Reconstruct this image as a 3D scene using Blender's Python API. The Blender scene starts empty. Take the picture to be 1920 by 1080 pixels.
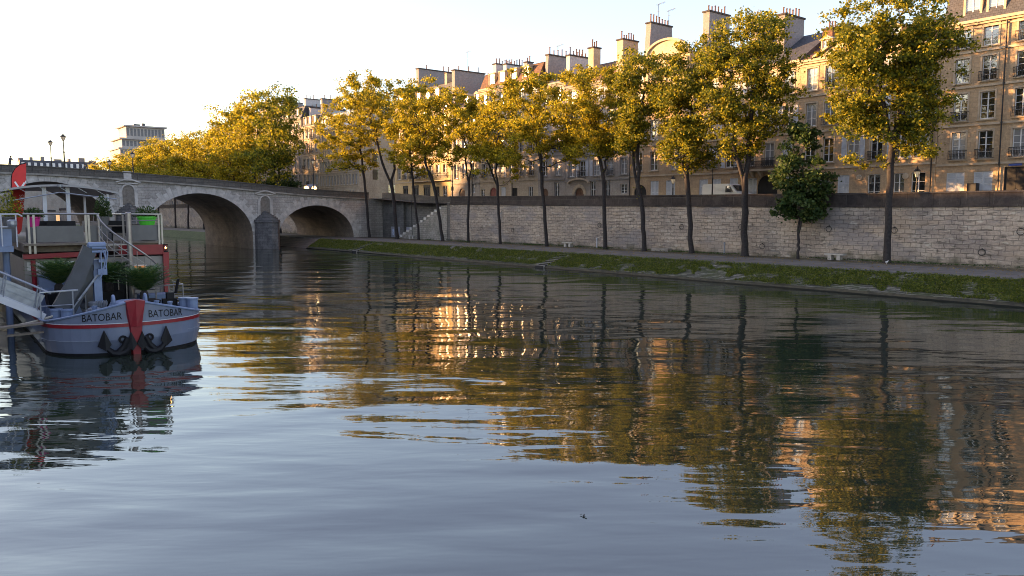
import bpy, math, random
import numpy as np
from mathutils import Vector, Matrix
R = math.radians
rnd = random.Random(7)
SC = bpy.context.scene
COL = SC.collection

# ------------------------------------------------------------------ camera
F = 1478.0; YAW = R(38.4); PITCH = math.atan(140.4/F); CAMH = 5.5
cd = bpy.data.cameras.new('camera'); cam = bpy.data.objects.new('camera', cd); COL.objects.link(cam)
cam.location = (0, 0, CAMH); cam.rotation_euler = (math.pi/2-PITCH, 0, -YAW)
cd.sensor_width = 36; cd.lens = 36*F/1920; cd.clip_start = 0.3; cd.clip_end = 6000
SC.camera = cam

# ------------------------------------------------------------------ sky, sun, exposure
SUN_EL = 7.5; SUN_LEFT = 37.0        # degrees above horizon, degrees left of the river direction (+Y)
w = bpy.data.worlds.new('World'); SC.world = w; w.use_nodes = True
nt = w.node_tree; bg = nt.nodes['Background']
sky = nt.nodes.new('ShaderNodeTexSky'); sky.sky_type = 'NISHITA'; sky.sun_disc = False
sky.sun_elevation = R(SUN_EL); sky.sun_rotation = R(-SUN_LEFT)
sky.altitude = 50; sky.air_density = 1.0; sky.dust_density = 1.0; sky.ozone_density = 1.2
hz = nt.nodes.new('ShaderNodeMix'); hz.data_type = 'RGBA'; hz.blend_type = 'ADD'; hz.inputs[0].default_value = 1.0
hz.inputs[7].default_value = (0.62, 0.44, 0.68, 1)          # thin milky morning veil over the whole sky
nt.links.new(sky.outputs[0], hz.inputs[6]); nt.links.new(hz.outputs[2], bg.inputs[0]); bg.inputs[1].default_value = 0.105
sl = bpy.data.lights.new('sun', 'SUN'); sl.energy = 5.0; sl.angle = R(0.55); sl.color = (1.0, 0.54, 0.22)
so = bpy.data.objects.new('sun', sl); COL.objects.link(so)
sd = Vector((-math.sin(R(SUN_LEFT))*math.cos(R(SUN_EL)), math.cos(R(SUN_LEFT))*math.cos(R(SUN_EL)), math.sin(R(SUN_EL))))
so.rotation_euler = sd.to_track_quat('Z', 'Y').to_euler()
SC.view_settings.view_transform = 'Standard'; SC.view_settings.look = 'None'
SC.view_settings.exposure = 2.12; SC.view_settings.gamma = 1
try:
    SC.cycles.filter_width = 1.0; SC.cycles.max_bounces = 6; SC.cycles.diffuse_bounces = 3; SC.cycles.glossy_bounces = 3
    SC.cycles.transmission_bounces = 3; SC.cycles.sample_clamp_indirect = 4
except Exception: pass

# ------------------------------------------------------------------ where a pixel of the survey falls in the place
_fw = (math.sin(YAW)*math.cos(PITCH), math.cos(YAW)*math.cos(PITCH), -math.sin(PITCH))
_rt = (math.cos(YAW), -math.sin(YAW), 0)
_up = (math.sin(YAW)*math.sin(PITCH), math.cos(YAW)*math.sin(PITCH), math.cos(PITCH))
def ray(x, y):
    a = (x-960)/F; b = (540-y)/F
    return [_fw[i]+_rt[i]*a+_up[i]*b for i in range(3)]
def onX(x, y, X):
    d = ray(x, y); t = X/d[0]; return Vector((X, d[1]*t, CAMH+d[2]*t))
def onY(x, y, Y):
    d = ray(x, y); t = Y/d[1]; return Vector((d[0]*t, Y, CAMH+d[2]*t))
def fY(x, X=74, y=340): return onX(x, y, X).y

# ------------------------------------------------------------------ materials
MATS = {}
def new_mat(name):
    m = bpy.data.materials.new(name); m.use_nodes = True
    return m, m.node_tree, m.node_tree.nodes['Principled BSDF']
def L(nt, a, b): nt.links.new(a, b)
def plain(name, col, rough=0.6, metal=0.0, var=0.12, scale=3.0, bump=0.0, spec=0.5, emit=None, es=0):
    """paint, metal, wood... with slight uneven tone"""
    if name in MATS: return MATS[name]
    m, nt, p = new_mat(name)
    tc = nt.nodes.new('ShaderNodeTexCoord')
    n = nt.nodes.new('ShaderNodeTexNoise'); n.inputs['Scale'].default_value = scale; n.inputs['Detail'].default_value = 6
    L(nt, tc.outputs['Object'], n.inputs['Vector'])
    r = nt.nodes.new('ShaderNodeValToRGB')
    r.color_ramp.elements[0].position = 0.3; r.color_ramp.elements[1].position = 0.72
    r.color_ramp.elements[0].color = tuple(c*(1-var) for c in col)+(1,)
    r.color_ramp.elements[1].color = tuple(min(1, c*(1+var)) for c in col)+(1,)
    L(nt, n.outputs['Fac'], r.inputs[0]); L(nt, r.outputs[0], p.inputs['Base Color'])
    p.inputs['Roughness'].default_value = rough; p.inputs['Metallic'].default_value = metal
    p.inputs['Specular IOR Level'].default_value = spec
    if bump:
        b = nt.nodes.new('ShaderNodeBump'); b.inputs['Strength'].default_value = 1; b.inputs['Distance'].default_value = bump
        L(nt, n.outputs['Fac'], b.inputs['Height']); L(nt, b.outputs[0], p.inputs['Normal'])
    if emit:
        p.inputs['Emission Color'].default_value = tuple(emit)+(1,); p.inputs['Emission Strength'].default_value = es
    MATS[name] = m; return m
def stone(name, c1, c2, mortar, bw=0.9, bh=0.36, msize=0.012, stain=(0.05, 0.045, 0.04), stain_amt=0.5, bump=0.012, stain_scale=0.35,
          warp=0.0, moss=None, mosstop=0.0, rough=0.9, streak=1.0, offs=0.5, squash=1.0, ragged=0.0):
    """coursed ashlar on any upright face: joints, stone-to-stone tone, soiling"""
    if name in MATS: return MATS[name]
    m, nt, p = new_mat(name); N = nt.nodes.new
    tc = N('ShaderNodeTexCoord'); sx = N('ShaderNodeSeparateXYZ'); L(nt, tc.outputs['Object'], sx.inputs[0])
    ad = N('ShaderNodeMath'); ad.operation = 'ADD'; L(nt, sx.outputs[0], ad.inputs[0]); L(nt, sx.outputs[1], ad.inputs[1])
    cb = N('ShaderNodeCombineXYZ'); L(nt, ad.outputs[0], cb.inputs[0]); L(nt, sx.outputs[2], cb.inputs[1])
    vec = cb.outputs[0]
    if warp:
        wn = N('ShaderNodeTexNoise'); wn.inputs['Scale'].default_value = 0.7; wn.inputs['Detail'].default_value = 3
        L(nt, tc.outputs['Object'], wn.inputs['Vector'])
        wm = N('ShaderNodeVectorMath'); wm.operation = 'MULTIPLY_ADD'
        wm.inputs[1].default_value = (warp*2, warp, 0); L(nt, wn.outputs['Color'], wm.inputs[0]); L(nt, vec, wm.inputs[2]); vec = wm.outputs[0]
    br = N('ShaderNodeTexBrick'); br.offset = offs; br.squash = squash
    br.inputs['Scale'].default_value = 1; br.inputs['Brick Width'].default_value = bw; br.inputs['Row Height'].default_value = bh
    br.inputs['Mortar Size'].default_value = msize; br.inputs['Mortar Smooth'].default_value = 0.4; br.inputs['Bias'].default_value = 0.0
    br.inputs['Color1'].default_value = tuple(c1)+(1,); br.inputs['Color2'].default_value = tuple(c2)+(1,); br.inputs['Mortar'].default_value = tuple(mortar)+(1,)
    L(nt, vec, br.inputs['Vector'])
    # broad soiling, stretched downwards
    mp = N('ShaderNodeMapping'); mp.inputs['Scale'].default_value = (1, 1, streak); L(nt, tc.outputs['Object'], mp.inputs[0])
    n1 = N('ShaderNodeTexNoise'); n1.inputs['Scale'].default_value = stain_scale; n1.inputs['Detail'].default_value = 9; n1.inputs['Roughness'].default_value = 0.68
    L(nt, mp.outputs[0], n1.inputs['Vector'])
    r1 = N('ShaderNodeValToRGB'); r1.color_ramp.elements[0].position = 0.42; r1.color_ramp.elements[1].position = 0.68
    L(nt, n1.outputs['Fac'], r1.inputs[0])
    ml = N('ShaderNodeMath'); ml.operation = 'MULTIPLY'; ml.inputs[1].default_value = stain_amt; L(nt, r1.outputs[0], ml.inputs[0])
    mx = N('ShaderNodeMix'); mx.data_type = 'RGBA'; L(nt, ml.outputs[0], mx.inputs[0]); L(nt, br.outputs['Color'], mx.inputs[6]); mx.inputs[7].default_value = tuple(stain)+(1,)
    out = mx.outputs[2]
    # fine mottling
    n2 = N('ShaderNodeTexNoise'); n2.inputs['Scale'].default_value = 5; n2.inputs['Detail'].default_value = 8; n2.inputs['Roughness'].default_value = 0.7
    L(nt, tc.outputs['Object'], n2.inputs['Vector'])
    r2 = N('ShaderNodeMapRange'); r2.inputs[1].default_value = 0.3; r2.inputs[2].default_value = 0.7; r2.inputs[3].default_value = 0.72; r2.inputs[4].default_value = 1.25
    L(nt, n2.outputs['Fac'], r2.inputs[0])
    m2 = N('ShaderNodeMix'); m2.data_type = 'RGBA'; m2.blend_type = 'MULTIPLY'; m2.inputs[0].default_value = 1; L(nt, out, m2.inputs[6]); L(nt, r2.outputs[0], m2.inputs[7])
    out = m2.outputs[2]
    if ragged:
        for (sc_, lo, hi, colr, amt, sd) in (((0.9, 0.9, 7.0), 0.56, 0.62, (0.10, 0.088, 0.075), 0.75, 0), ((0.8, 0.8, 3.6), 0.60, 0.64, (0.58, 0.54, 0.46), 0.55, 30), ((0.5, 0.5, 1.2), 0.62, 0.66, (0.23, 0.215, 0.20), 0.7, 60), ((0.16, 0.16, 0.34), 0.53, 0.60, (0.25, 0.235, 0.235), 0.6, 90), ((0.12, 0.12, 0.5), 0.58, 0.66, (0.42, 0.33, 0.24), 0.45, 120)):
            mp5 = N('ShaderNodeMapping'); mp5.inputs['Scale'].default_value = sc_; mp5.inputs['Location'].default_value = (sd, sd, 0); L(nt, tc.outputs['Object'], mp5.inputs[0])
            n5 = N('ShaderNodeTexNoise'); n5.inputs['Scale'].default_value = 1.0; n5.inputs['Detail'].default_value = 5; n5.inputs['Roughness'].default_value = 0.6; L(nt, mp5.outputs[0], n5.inputs['Vector'])
            r5 = N('ShaderNodeMapRange'); r5.inputs[1].default_value = lo; r5.inputs[2].default_value = hi; r5.inputs[3].default_value = 0; r5.inputs[4].default_value = amt*ragged; L(nt, n5.outputs['Fac'], r5.inputs[0])
            m5 = N('ShaderNodeMix'); m5.data_type = 'RGBA'; L(nt, r5.outputs[0], m5.inputs[0]); L(nt, out, m5.inputs[6]); m5.inputs[7].default_value = colr+(1,); out = m5.outputs[2]
    if moss:
        mr = N('ShaderNodeMapRange'); mr.inputs[1].default_value = mosstop-1.0; mr.inputs[2].default_value = mosstop+1.3; mr.inputs[3].default_value = 0.62; mr.inputs[4].default_value = -0.25
        L(nt, sx.outputs[2], mr.inputs[0])
        n3 = N('ShaderNodeTexNoise'); n3.inputs['Scale'].default_value = 0.8; n3.inputs['Detail'].default_value = 8; L(nt, tc.outputs['Object'], n3.inputs['Vector'])
        a3 = N('ShaderNodeMath'); a3.operation = 'ADD'; a3.use_clamp = True; L(nt, mr.outputs[0], a3.inputs[0]); L(nt, n3.outputs['Fac'], a3.inputs[1])
        r3 = N('ShaderNodeValToRGB'); r3.color_ramp.elements[0].position = 0.62; r3.color_ramp.elements[1].position = 0.95; L(nt, a3.outputs[0], r3.inputs[0])
        m3 = N('ShaderNodeMix'); m3.data_type = 'RGBA'; L(nt, r3.outputs[0], m3.inputs[0]); L(nt, out, m3.inputs[6]); m3.inputs[7].default_value = tuple(moss)+(1,)
        out = m3.outputs[2]
    L(nt, out, p.inputs['Base Color']); p.inputs['Roughness'].default_value = rough; p.inputs['Specular IOR Level'].default_value = 0.25
    hs = N('ShaderNodeMath'); hs.operation = 'MULTIPLY_ADD'; hs.inputs[1].default_value = 0.5
    iv = N('ShaderNodeMath'); iv.operation = 'SUBTRACT'; iv.inputs[0].default_value = 1; L(nt, br.outputs['Fac'], iv.inputs[1])
    L(nt, n2.outputs['Fac'], hs.inputs[0]); L(nt, iv.outputs[0], hs.inputs[2])
    b = N('ShaderNodeBump'); b.inputs['Strength'].default_value = 1; b.inputs['Distance'].default_value = bump
    L(nt, hs.outputs[0], b.inputs['Height']); L(nt, b.outputs[0], p.inputs['Normal'])
    MATS[name] = m; return m
def glassmat(name, col=(0.02, 0.025, 0.03), rough=0.06):
    if name in MATS: return MATS[name]
    m, nt, p = new_mat(name); N = nt.nodes.new
    tc = N('ShaderNodeTexCoord'); n = N('ShaderNodeTexNoise'); n.inputs['Scale'].default_value = 1.3; n.inputs['Detail'].default_value = 2
    L(nt, tc.outputs['Object'], n.inputs['Vector'])
    b = N('ShaderNodeBump'); b.inputs['Distance'].default_value = 0.02; b.inputs['Strength'].default_value = 1
    L(nt, n.outputs['Fac'], b.inputs['Height']); L(nt, b.outputs[0], p.inputs['Normal'])
    p.inputs['Base Color'].default_value = tuple(col)+(1,); p.inputs['Roughness'].default_value = rough
    p.inputs['Specular IOR Level'].default_value = 0.9; p.inputs['IOR'].default_value = 2.0
    MATS[name] = m; return m
def foliage(name, ca, cb, cc, trans=0.45):
    m, nt, p = new_mat(name); N = nt.nodes.new
    gi = N('ShaderNodeNewGeometry')
    r = N('ShaderNodeValToRGB'); e = r.color_ramp.elements
    e[0].position = 0.0; e[0].color = tuple(ca)+(1,); e[1].position = 1.0; e[1].color = tuple(cc)+(1,)
    x = e.new(0.55); x.color = tuple(cb)+(1,)
    L(nt, gi.outputs['Random Per Island'], r.inputs[0])
    L(nt, r.outputs[0], p.inputs['Base Color']); p.inputs['Roughness'].default_value = 0.55; p.inputs['Specular IOR Level'].default_value = 0.3
    t = N('ShaderNodeBsdfTranslucent'); L(nt, r.outputs[0], t.inputs[0])
    ms = N('ShaderNodeMixShader'); ms.inputs[0].default_value = trans
    L(nt, p.outputs[0], ms.inputs[1]); L(nt, t.outputs[0], ms.inputs[2])
    L(nt, ms.outputs[0], nt.nodes['Material Output'].inputs[0]); MATS[name] = m; return m
def watermat():
    m, nt, p = new_mat('river_water'); N = nt.nodes.new
    tc = N('ShaderNodeTexCoord')
    def wave(scale, amp, rot, st, det=2, rough=0.5, dist=0.0):
        mp = N('ShaderNodeMapping'); mp.vector_type = 'TEXTURE'; mp.inputs['Rotation'].default_value = (0, 0, R(rot)); mp.inputs['Scale'].default_value = (1/st, 1, 1)
        L(nt, tc.outputs['Object'], mp.inputs[0])
        n = N('ShaderNodeTexNoise'); n.inputs['Scale'].default_value = scale; n.inputs['Detail'].default_value = det
        n.inputs['Roughness'].default_value = rough; n.inputs['Distortion'].default_value = dist; L(nt, mp.outputs[0], n.inputs['Vector'])
        mu = N('ShaderNodeMath'); mu.operation = 'MULTIPLY'; mu.inputs[1].default_value = amp; L(nt, n.outputs['Fac'], mu.inputs[0])
        return mu.outputs[0]
    hs = [wave(0.17, 0.20, -30, 0.5, 2, 0.5, 0.3), wave(0.62, 0.036, -44, 0.33, 2, 0.5, 0.3), wave(1.9, 0.0145, -36, 0.26, 3, 0.5, 0.2)]
    # calmer and livelier patches of the fine ripple
    pn = N('ShaderNodeTexNoise'); pn.inputs['Scale'].default_value = 0.05; pn.inputs['Detail'].default_value = 3; L(nt, tc.outputs['Object'], pn.inputs['Vector'])
    pr = N('ShaderNodeMapRange'); pr.inputs[1].default_value = 0.38; pr.inputs[2].default_value = 0.62; pr.inputs[3].default_value = 0.35; pr.inputs[4].default_value = 1.25
    L(nt, pn.outputs['Fac'], pr.inputs[0])
    # calm lee along the near bank, livelier out in the stream
    sx = N('ShaderNodeSeparateXYZ'); L(nt, tc.outputs['Object'], sx.inputs[0])
    lee = N('ShaderNodeMapRange'); lee.inputs[1].default_value = 6; lee.inputs[2].default_value = 34; lee.inputs[3].default_value = 0.7; lee.inputs[4].default_value = 1.2; L(nt, sx.outputs[0], lee.inputs[0])
    pm = N('ShaderNodeMath'); pm.operation = 'MULTIPLY'; L(nt, pr.outputs[0], pm.inputs[0]); L(nt, lee.outputs[0], pm.inputs[1])
    f = N('ShaderNodeMath'); f.operation = 'MULTIPLY'; L(nt, hs[2], f.inputs[0]); L(nt, pm.outputs[0], f.inputs[1])
    a = N('ShaderNodeMath'); a.operation = 'ADD'; L(nt, hs[0], a.inputs[0]); L(nt, hs[1], a.inputs[1])
    a2 = N('ShaderNodeMath'); a2.operation = 'ADD'; L(nt, a.outputs[0], a2.inputs[0]); L(nt, f.outputs[0], a2.inputs[1])
    b = N('ShaderNodeBump'); b.inputs['Strength'].default_value = 1; b.inputs['Distance'].default_value = 1.0
    L(nt, a2.outputs[0], b.inputs['Height']); L(nt, b.outputs[0], p.inputs['Normal'])
    p.inputs['Base Color'].default_value = (0.018, 0.026, 0.018, 1); p.inputs['Roughness'].default_value = 0.015
    p.inputs['IOR'].default_value = 2.0; p.inputs['Specular IOR Level'].default_value = 0.6
    return m

M = {}
M['lime'] = stone('limestone_pale', (0.50, 0.42, 0.31), (0.44, 0.36, 0.26), (0.33, 0.27, 0.20), 0.95, 0.40, 0.010, (0.20, 0.16, 0.12), 0.45, 0.006, 0.5, streak=0.4)
M['lime_warm'] = stone('limestone_warm', (0.52, 0.375, 0.23), (0.45, 0.32, 0.195), (0.30, 0.23, 0.15), 1.1, 0.42, 0.010, (0.19, 0.14, 0.10), 0.45, 0.006, 0.5, streak=0.4)
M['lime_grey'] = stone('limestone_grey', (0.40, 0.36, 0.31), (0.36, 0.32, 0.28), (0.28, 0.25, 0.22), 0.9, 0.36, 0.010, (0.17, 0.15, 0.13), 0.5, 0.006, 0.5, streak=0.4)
M['render_grey'] = stone('grey_render', (0.27, 0.245, 0.245), (0.265, 0.24, 0.24), (0.25, 0.23, 0.23), 3.5, 2.5, 0.006, (0.18, 0.16, 0.15), 0.55, 0.004, 0.4, streak=0.25)
M['render_white'] = stone('pale_render', (0.46, 0.45, 0.46), (0.45, 0.44, 0.45), (0.43, 0.42, 0.43), 3.5, 2.5, 0.006, (0.34, 0.32, 0.30), 0.5, 0.004, 0.4, streak=0.25)
M['gold'] = stone('ochre_render', (0.62, 0.46, 0.24), (0.60, 0.44, 0.23), (0.50, 0.37, 0.20), 2.2, 1.4, 0.006, (0.30, 0.22, 0.12), 0.35, 0.004, 0.4, streak=0.3)
M['trim'] = plain('carved_stone_trim', (0.46, 0.37, 0.26), 0.9, var=0.2, scale=2, bump=0.004)
M['bridge'] = stone('bridge_ashlar', (0.52, 0.48, 0.44), (0.40, 0.37, 0.34), (0.20, 0.185, 0.17), 0.95, 0.38, 0.018, (0.13, 0.12, 0.11), 0.6, 0.02, 0.35, warp=0.10, streak=0.5)
M['vous'] = plain('voussoir_stone', (0.48, 0.45, 0.42), 0.9, var=0.28, scale=1.6, bump=0.015)
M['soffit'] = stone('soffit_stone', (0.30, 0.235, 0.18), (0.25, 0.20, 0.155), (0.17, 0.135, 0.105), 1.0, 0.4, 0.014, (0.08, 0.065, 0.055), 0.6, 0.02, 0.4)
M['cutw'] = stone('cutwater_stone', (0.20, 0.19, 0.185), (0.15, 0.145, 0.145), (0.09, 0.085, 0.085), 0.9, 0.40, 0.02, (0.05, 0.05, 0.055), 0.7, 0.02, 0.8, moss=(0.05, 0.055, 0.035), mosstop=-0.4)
M['quay'] = stone('quay_wall_stone', (0.49, 0.415, 0.335), (0.40, 0.335, 0.27), (0.26, 0.22, 0.18), 0.86, 0.36, 0.022, (0.13, 0.118, 0.12), 0.7, 0.06, 0.26, warp=0.30, moss=(0.09, 0.09, 0.055), mosstop=0.2, streak=1.6, ragged=1.0)
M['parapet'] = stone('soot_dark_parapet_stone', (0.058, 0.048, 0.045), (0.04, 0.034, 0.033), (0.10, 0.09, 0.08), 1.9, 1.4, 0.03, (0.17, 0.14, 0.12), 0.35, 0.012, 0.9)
M['bpar'] = stone('bridge_parapet_stone', (0.15, 0.135, 0.12), (0.11, 0.10, 0.09), (0.07, 0.065, 0.06), 1.6, 0.5, 0.02, (0.06, 0.055, 0.05), 0.5, 0.012, 0.7)
M['coping'] = plain('coping_stone', (0.27, 0.25, 0.22), 0.9, var=0.35, scale=1.2, bump=0.01)
M['slate'] = stone('slate_roof', (0.075, 0.08, 0.095), (0.055, 0.06, 0.072), (0.03, 0.03, 0.035), 0.3, 0.22, 0.012, (0.11, 0.10, 0.10), 0.35, 0.01, 0.5, rough=0.6)
M['tile'] = stone('old_clay_tile_roof', (0.22, 0.115, 0.07), (0.15, 0.085, 0.06), (0.07, 0.045, 0.035), 0.28, 0.20, 0.014, (0.09, 0.07, 0.06), 0.5, 0.015, 0.6)
M['zinc'] = plain('zinc_sheet', (0.30, 0.32, 0.35), 0.45, 0.35, var=0.15, scale=1.0)
M['pot'] = plain('clay_chimney_pot', (0.16, 0.085, 0.06), 0.85, var=0.35, scale=3)
M['iron'] = plain('black_ironwork', (0.02, 0.021, 0.024), 0.5, 0.3, var=0.2)
M['wpaint'] = plain('white_window_paint', (0.72, 0.72, 0.70), 0.5, var=0.06)
M['shut'] = plain('grey_white_shutter_paint', (0.52, 0.54, 0.56), 0.6, var=0.1, scale=2)
M['glass'] = glassmat('window_glass'); M['glass2'] = glassmat('curtained_glass', (0.26, 0.27, 0.28), 0.12)
M['reddoor'] = plain('oxblood_door_paint', (0.16, 0.015, 0.02), 0.4)
M['wooddoor'] = plain('brown_oak_door', (0.10, 0.04, 0.02), 0.55, var=0.3)
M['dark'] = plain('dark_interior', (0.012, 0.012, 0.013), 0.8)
M['bark'] = plain('dark_furrowed_bark', (0.034, 0.029, 0.028), 0.95, var=0.45, scale=6, bump=0.03)
M['leafA'] = foliage('golden_green_leaves', (0.10, 0.125, 0.016), (0.36, 0.31, 0.020), (0.62, 0.48, 0.030), 0.54)
M['leafB'] = foliage('fresh_green_leaves', (0.045, 0.075, 0.014), (0.19, 0.20, 0.018), (0.50, 0.41, 0.028), 0.52)
M['leafD'] = foliage('deep_green_leaves', (0.022, 0.05, 0.014), (0.045, 0.085, 0.02), (0.09, 0.12, 0.03), 0.3)
M['palm'] = foliage('palm_green', (0.03, 0.08, 0.03), (0.06, 0.13, 0.035), (0.16, 0.20, 0.05), 0.25)
M['grass'] = foliage('bank_grass', (0.05, 0.075, 0.012), (0.11, 0.145, 0.018), (0.24, 0.24, 0.04), 0.35)
M['asphalt'] = plain('asphalt', (0.06, 0.06, 0.062), 0.9, var=0.25, scale=1.5, bump=0.005)
M['path'] = plain('worn_quay_paving', (0.105, 0.10, 0.095), 0.95, var=0.35, scale=0.9, bump=0.03)
M['hull'] = plain('blue_grey_hull_paint', (0.145, 0.17, 0.24), 0.35, var=0.14, scale=0.9, spec=0.5, bump=0.008)
M['hullblue'] = plain('light_blue_deck_paint', (0.16, 0.21, 0.33), 0.4, var=0.12)
M['red'] = plain('red_boat_paint', (0.21, 0.006, 0.014), 0.4, var=0.15)
M['black'] = plain('black_gloss_paint', (0.007, 0.007, 0.009), 0.55, var=0.3, scale=5, spec=0.25)
M['navy'] = plain('navy_hull_paint', (0.020, 0.026, 0.05), 0.4, var=0.2)
M['steel'] = plain('galvanised_steel', (0.30, 0.32, 0.36), 0.4, 0.5, var=0.2, scale=4)
M['stainless'] = plain('brushed_rail_steel', (0.30, 0.28, 0.27), 0.35, 0.6, var=0.12, scale=4)
M['crane'] = plain('dark_grey_crane_paint', (0.05, 0.055, 0.07), 0.45, var=0.2, scale=2)
M['cream'] = plain('cream_cabin_paint', (0.26, 0.235, 0.21), 0.5, var=0.1)
M['taupe'] = plain('taupe_deck_panel', (0.13, 0.125, 0.12), 0.6, var=0.1)
M['wood'] = plain('weathered_deck_wood', (0.16, 0.13, 0.10), 0.8, var=0.3, scale=5)
M['pink'] = plain('magenta_plastic', (0.55, 0.03, 0.22), 0.4, var=0.06); M['green'] = plain('lime_plastic', (0.10, 0.60, 0.05), 0.4, var=0.06)
M['whitep'] = plain('white_metal_paint', (0.52, 0.53, 0.57), 0.4, var=0.06)
M['rope'] = plain('pale_rope', (0.50, 0.45, 0.36), 0.9, var=0.2, scale=20)
M['lantern'] = plain('lantern_glass', (0.40, 0.38, 0.33), 0.25, emit=(1.0, 0.72, 0.4), es=0.06)  # faint glow in unlit glass, standing for sky light through it
M['lit'] = plain('lit_lantern_glass', (0.9, 0.8, 0.6), 0.3, emit=(1.0, 0.60, 0.22), es=1.2)
M['glare'] = plain('glint_halo_glow', (1, 0.8, 0.5), 0.2, emit=(1.0, 0.50, 0.13), es=1.5); M['glint_core'] = plain('glint_core_glow', (1, .9, .7), .2, emit=(1.0, 0.72, 0.38), es=12)  # glowing orange disc and bright core stand for a sun glint with halo
M['flame'] = plain('oil_flame', (1, 0.6, 0.2), 0.5, emit=(1.0, 0.50, 0.14), es=8)
M['amber'] = plain('amber_lit_window', (0.3, 0.12, 0.04), 0.4, emit=(1.0, 0.36, 0.10), es=0.10)

# ------------------------------------------------------------------ mesh building
class MB:
    def __init__(s): s.v = []; s.f = []
    def poly(s, pts):
        n = len(s.v); s.v += [tuple(p) for p in pts]; s.f.append(tuple(range(n, n+len(pts))))
    def box(s, x0, y0, z0, x1, y1, z1):
        n = len(s.v)
        s.v += [(x0,y0,z0),(x1,y0,z0),(x1,y1,z0),(x0,y1,z0),(x0,y0,z1),(x1,y0,z1),(x1,y1,z1),(x0,y1,z1)]
        s.f += [(n,n+3,n+2,n+1),(n+4,n+5,n+6,n+7),(n,n+1,n+5,n+4),(n+1,n+2,n+6,n+5),(n+2,n+3,n+7,n+6),(n+3,n,n+4,n+7)]
        return s
    def hexa(s, b, t):      # four bottom points, four top points, both in the same turn
        n = len(s.v); s.v += [tuple(p) for p in b]+[tuple(p) for p in t]
        s.f += [(n+3,n+2,n+1,n),(n+4,n+5,n+6,n+7)]+[(n+i, n+(i+1) % 4, n+4+(i+1) % 4, n+4+i) for i in range(4)]
        return s
    def beam(s, a, b, wx, wz, up=(0,0,1)):
        a = Vector(a); b = Vector(b); d = (b-a).normalized(); u = Vector(up)
        if abs(d.dot(u)) > 0.98: u = Vector((1,0,0))
        r = d.cross(u).normalized()*wx/2; q = r.cross(d).normalized()*wz/2
        s.hexa([a-r-q, a+r-q, a+r+q, a-r+q], [b-r-q, b+r-q, b+r+q, b-r+q]); return s
    def tube(s, pts, rad, n=6, caps=True):
        pts = [Vector(p) for p in pts]; m = len(pts)
        if not hasattr(rad, '__len__'): rad = [rad]*m
        base = len(s.v); pr = None
        for i, p in enumerate(pts):
            d = (pts[min(i+1, m-1)]-pts[max(i-1, 0)])
            d = d.normalized() if d.length > 1e-9 else Vector((0,0,1))
            if pr is None:
                pr = d.orthogonal().normalized()
            else:
                pr = (pr-d*pr.dot(d)); pr = pr.normalized() if pr.length > 1e-6 else d.orthogonal().normalized()
            q = d.cross(pr)
            for k in range(n):
                a = 2*math.pi*k/n; s.v.append(tuple(p+(pr*math.cos(a)+q*math.sin(a))*rad[i]))
        for i in range(m-1):
            for k in range(n):
                a = base+i*n+k; b = base+i*n+(k+1) % n
                s.f.append((a, b, b+n, a+n))
        if caps:
            s.f.append(tuple(base+k for k in reversed(range(n)))); s.f.append(tuple(base+(m-1)*n+k for k in range(n)))
        return s
    def lathe(s, prof, c=(0,0,0), n=12):      # profile of (radius, z)
        base = len(s.v)
        for (r, z) in prof:
            for k in range(n):
                a = 2*math.pi*k/n; s.v.append((c[0]+r*math.cos(a), c[1]+r*math.sin(a), c[2]+z))
        for i in range(len(prof)-1):
            for k in range(n):
                a = base+i*n+k; b = base+i*n+(k+1) % n; s.f.append((a, b, b+n, a+n))
        s.f.append(tuple(base+k for k in reversed(range(n)))); s.f.append(tuple(base+(len(prof)-1)*n+k for k in range(n)))
        return s
    def prism_y(s, pts, y0, y1):     # outline in x,z pushed along y
        n = len(s.v); k = len(pts)
        s.v += [(p[0], y0, p[1]) for p in pts]+[(p[0], y1, p[1]) for p in pts]
        s.f.append(tuple(range(n, n+k))); s.f.append(tuple(reversed(range(n+k, n+2*k))))
        for i in range(k): s.f.append((n+i, n+k+i, n+k+(i+1) % k, n+(i+1) % k))
        return s
    def prism_z(s, pts, z0, z1):
        n = len(s.v); k = len(pts)
        s.v += [(p[0], p[1], z0) for p in pts]+[(p[0], p[1], z1) for p in pts]
        s.f.append(tuple(reversed(range(n, n+k)))); s.f.append(tuple(range(n+k, n+2*k)))
        for i in range(k): s.f.append((n+i, n+(i+1) % k, n+k+(i+1) % k, n+k+i))
        return s
    def shift(s, dx, dy, dz): s.v = [(a+dx, b+dy, c+dz) for a, b, c in s.v]; return s
    def mesh(s, name, mat, smooth=False):
        me = bpy.data.meshes.new(name); me.from_pydata(s.v, [], s.f)
        me.materials.append(mat)
        if smooth: me.polygons.foreach_set('use_smooth', [True]*len(me.polygons))
        me.update(); return me
    def build(s, name, mat, parent=None, smooth=False, fix=True):
        me = s.mesh(name, mat, smooth)
        if fix:
            import bmesh
            b = bmesh.new(); b.from_mesh(me); bmesh.ops.recalc_face_normals(b, faces=b.faces); b.to_mesh(me); b.free()
        return put(name, me, parent)
def put(name, me, parent=None, loc=(0,0,0), rot=None):
    o = bpy.data.objects.new(name, me); COL.objects.link(o); o.location = loc
    if rot: o.rotation_euler = rot
    if parent: o.parent = parent
    return o
def tag(o, label=None, cat=None, group=None, kind=None):
    if label: o['label'] = label
    if cat: o['category'] = cat
    if group: o['group'] = group
    if kind: o['kind'] = kind
    return o
def thing(name, loc, rz=0, label=None, cat=None, group=None):
    o = bpy.data.objects.new(name, None); COL.objects.link(o); o.location = loc; o.rotation_euler = (0,0,rz)
    o.empty_display_size = 0.5
    return tag(o, label, cat, group)
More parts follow.
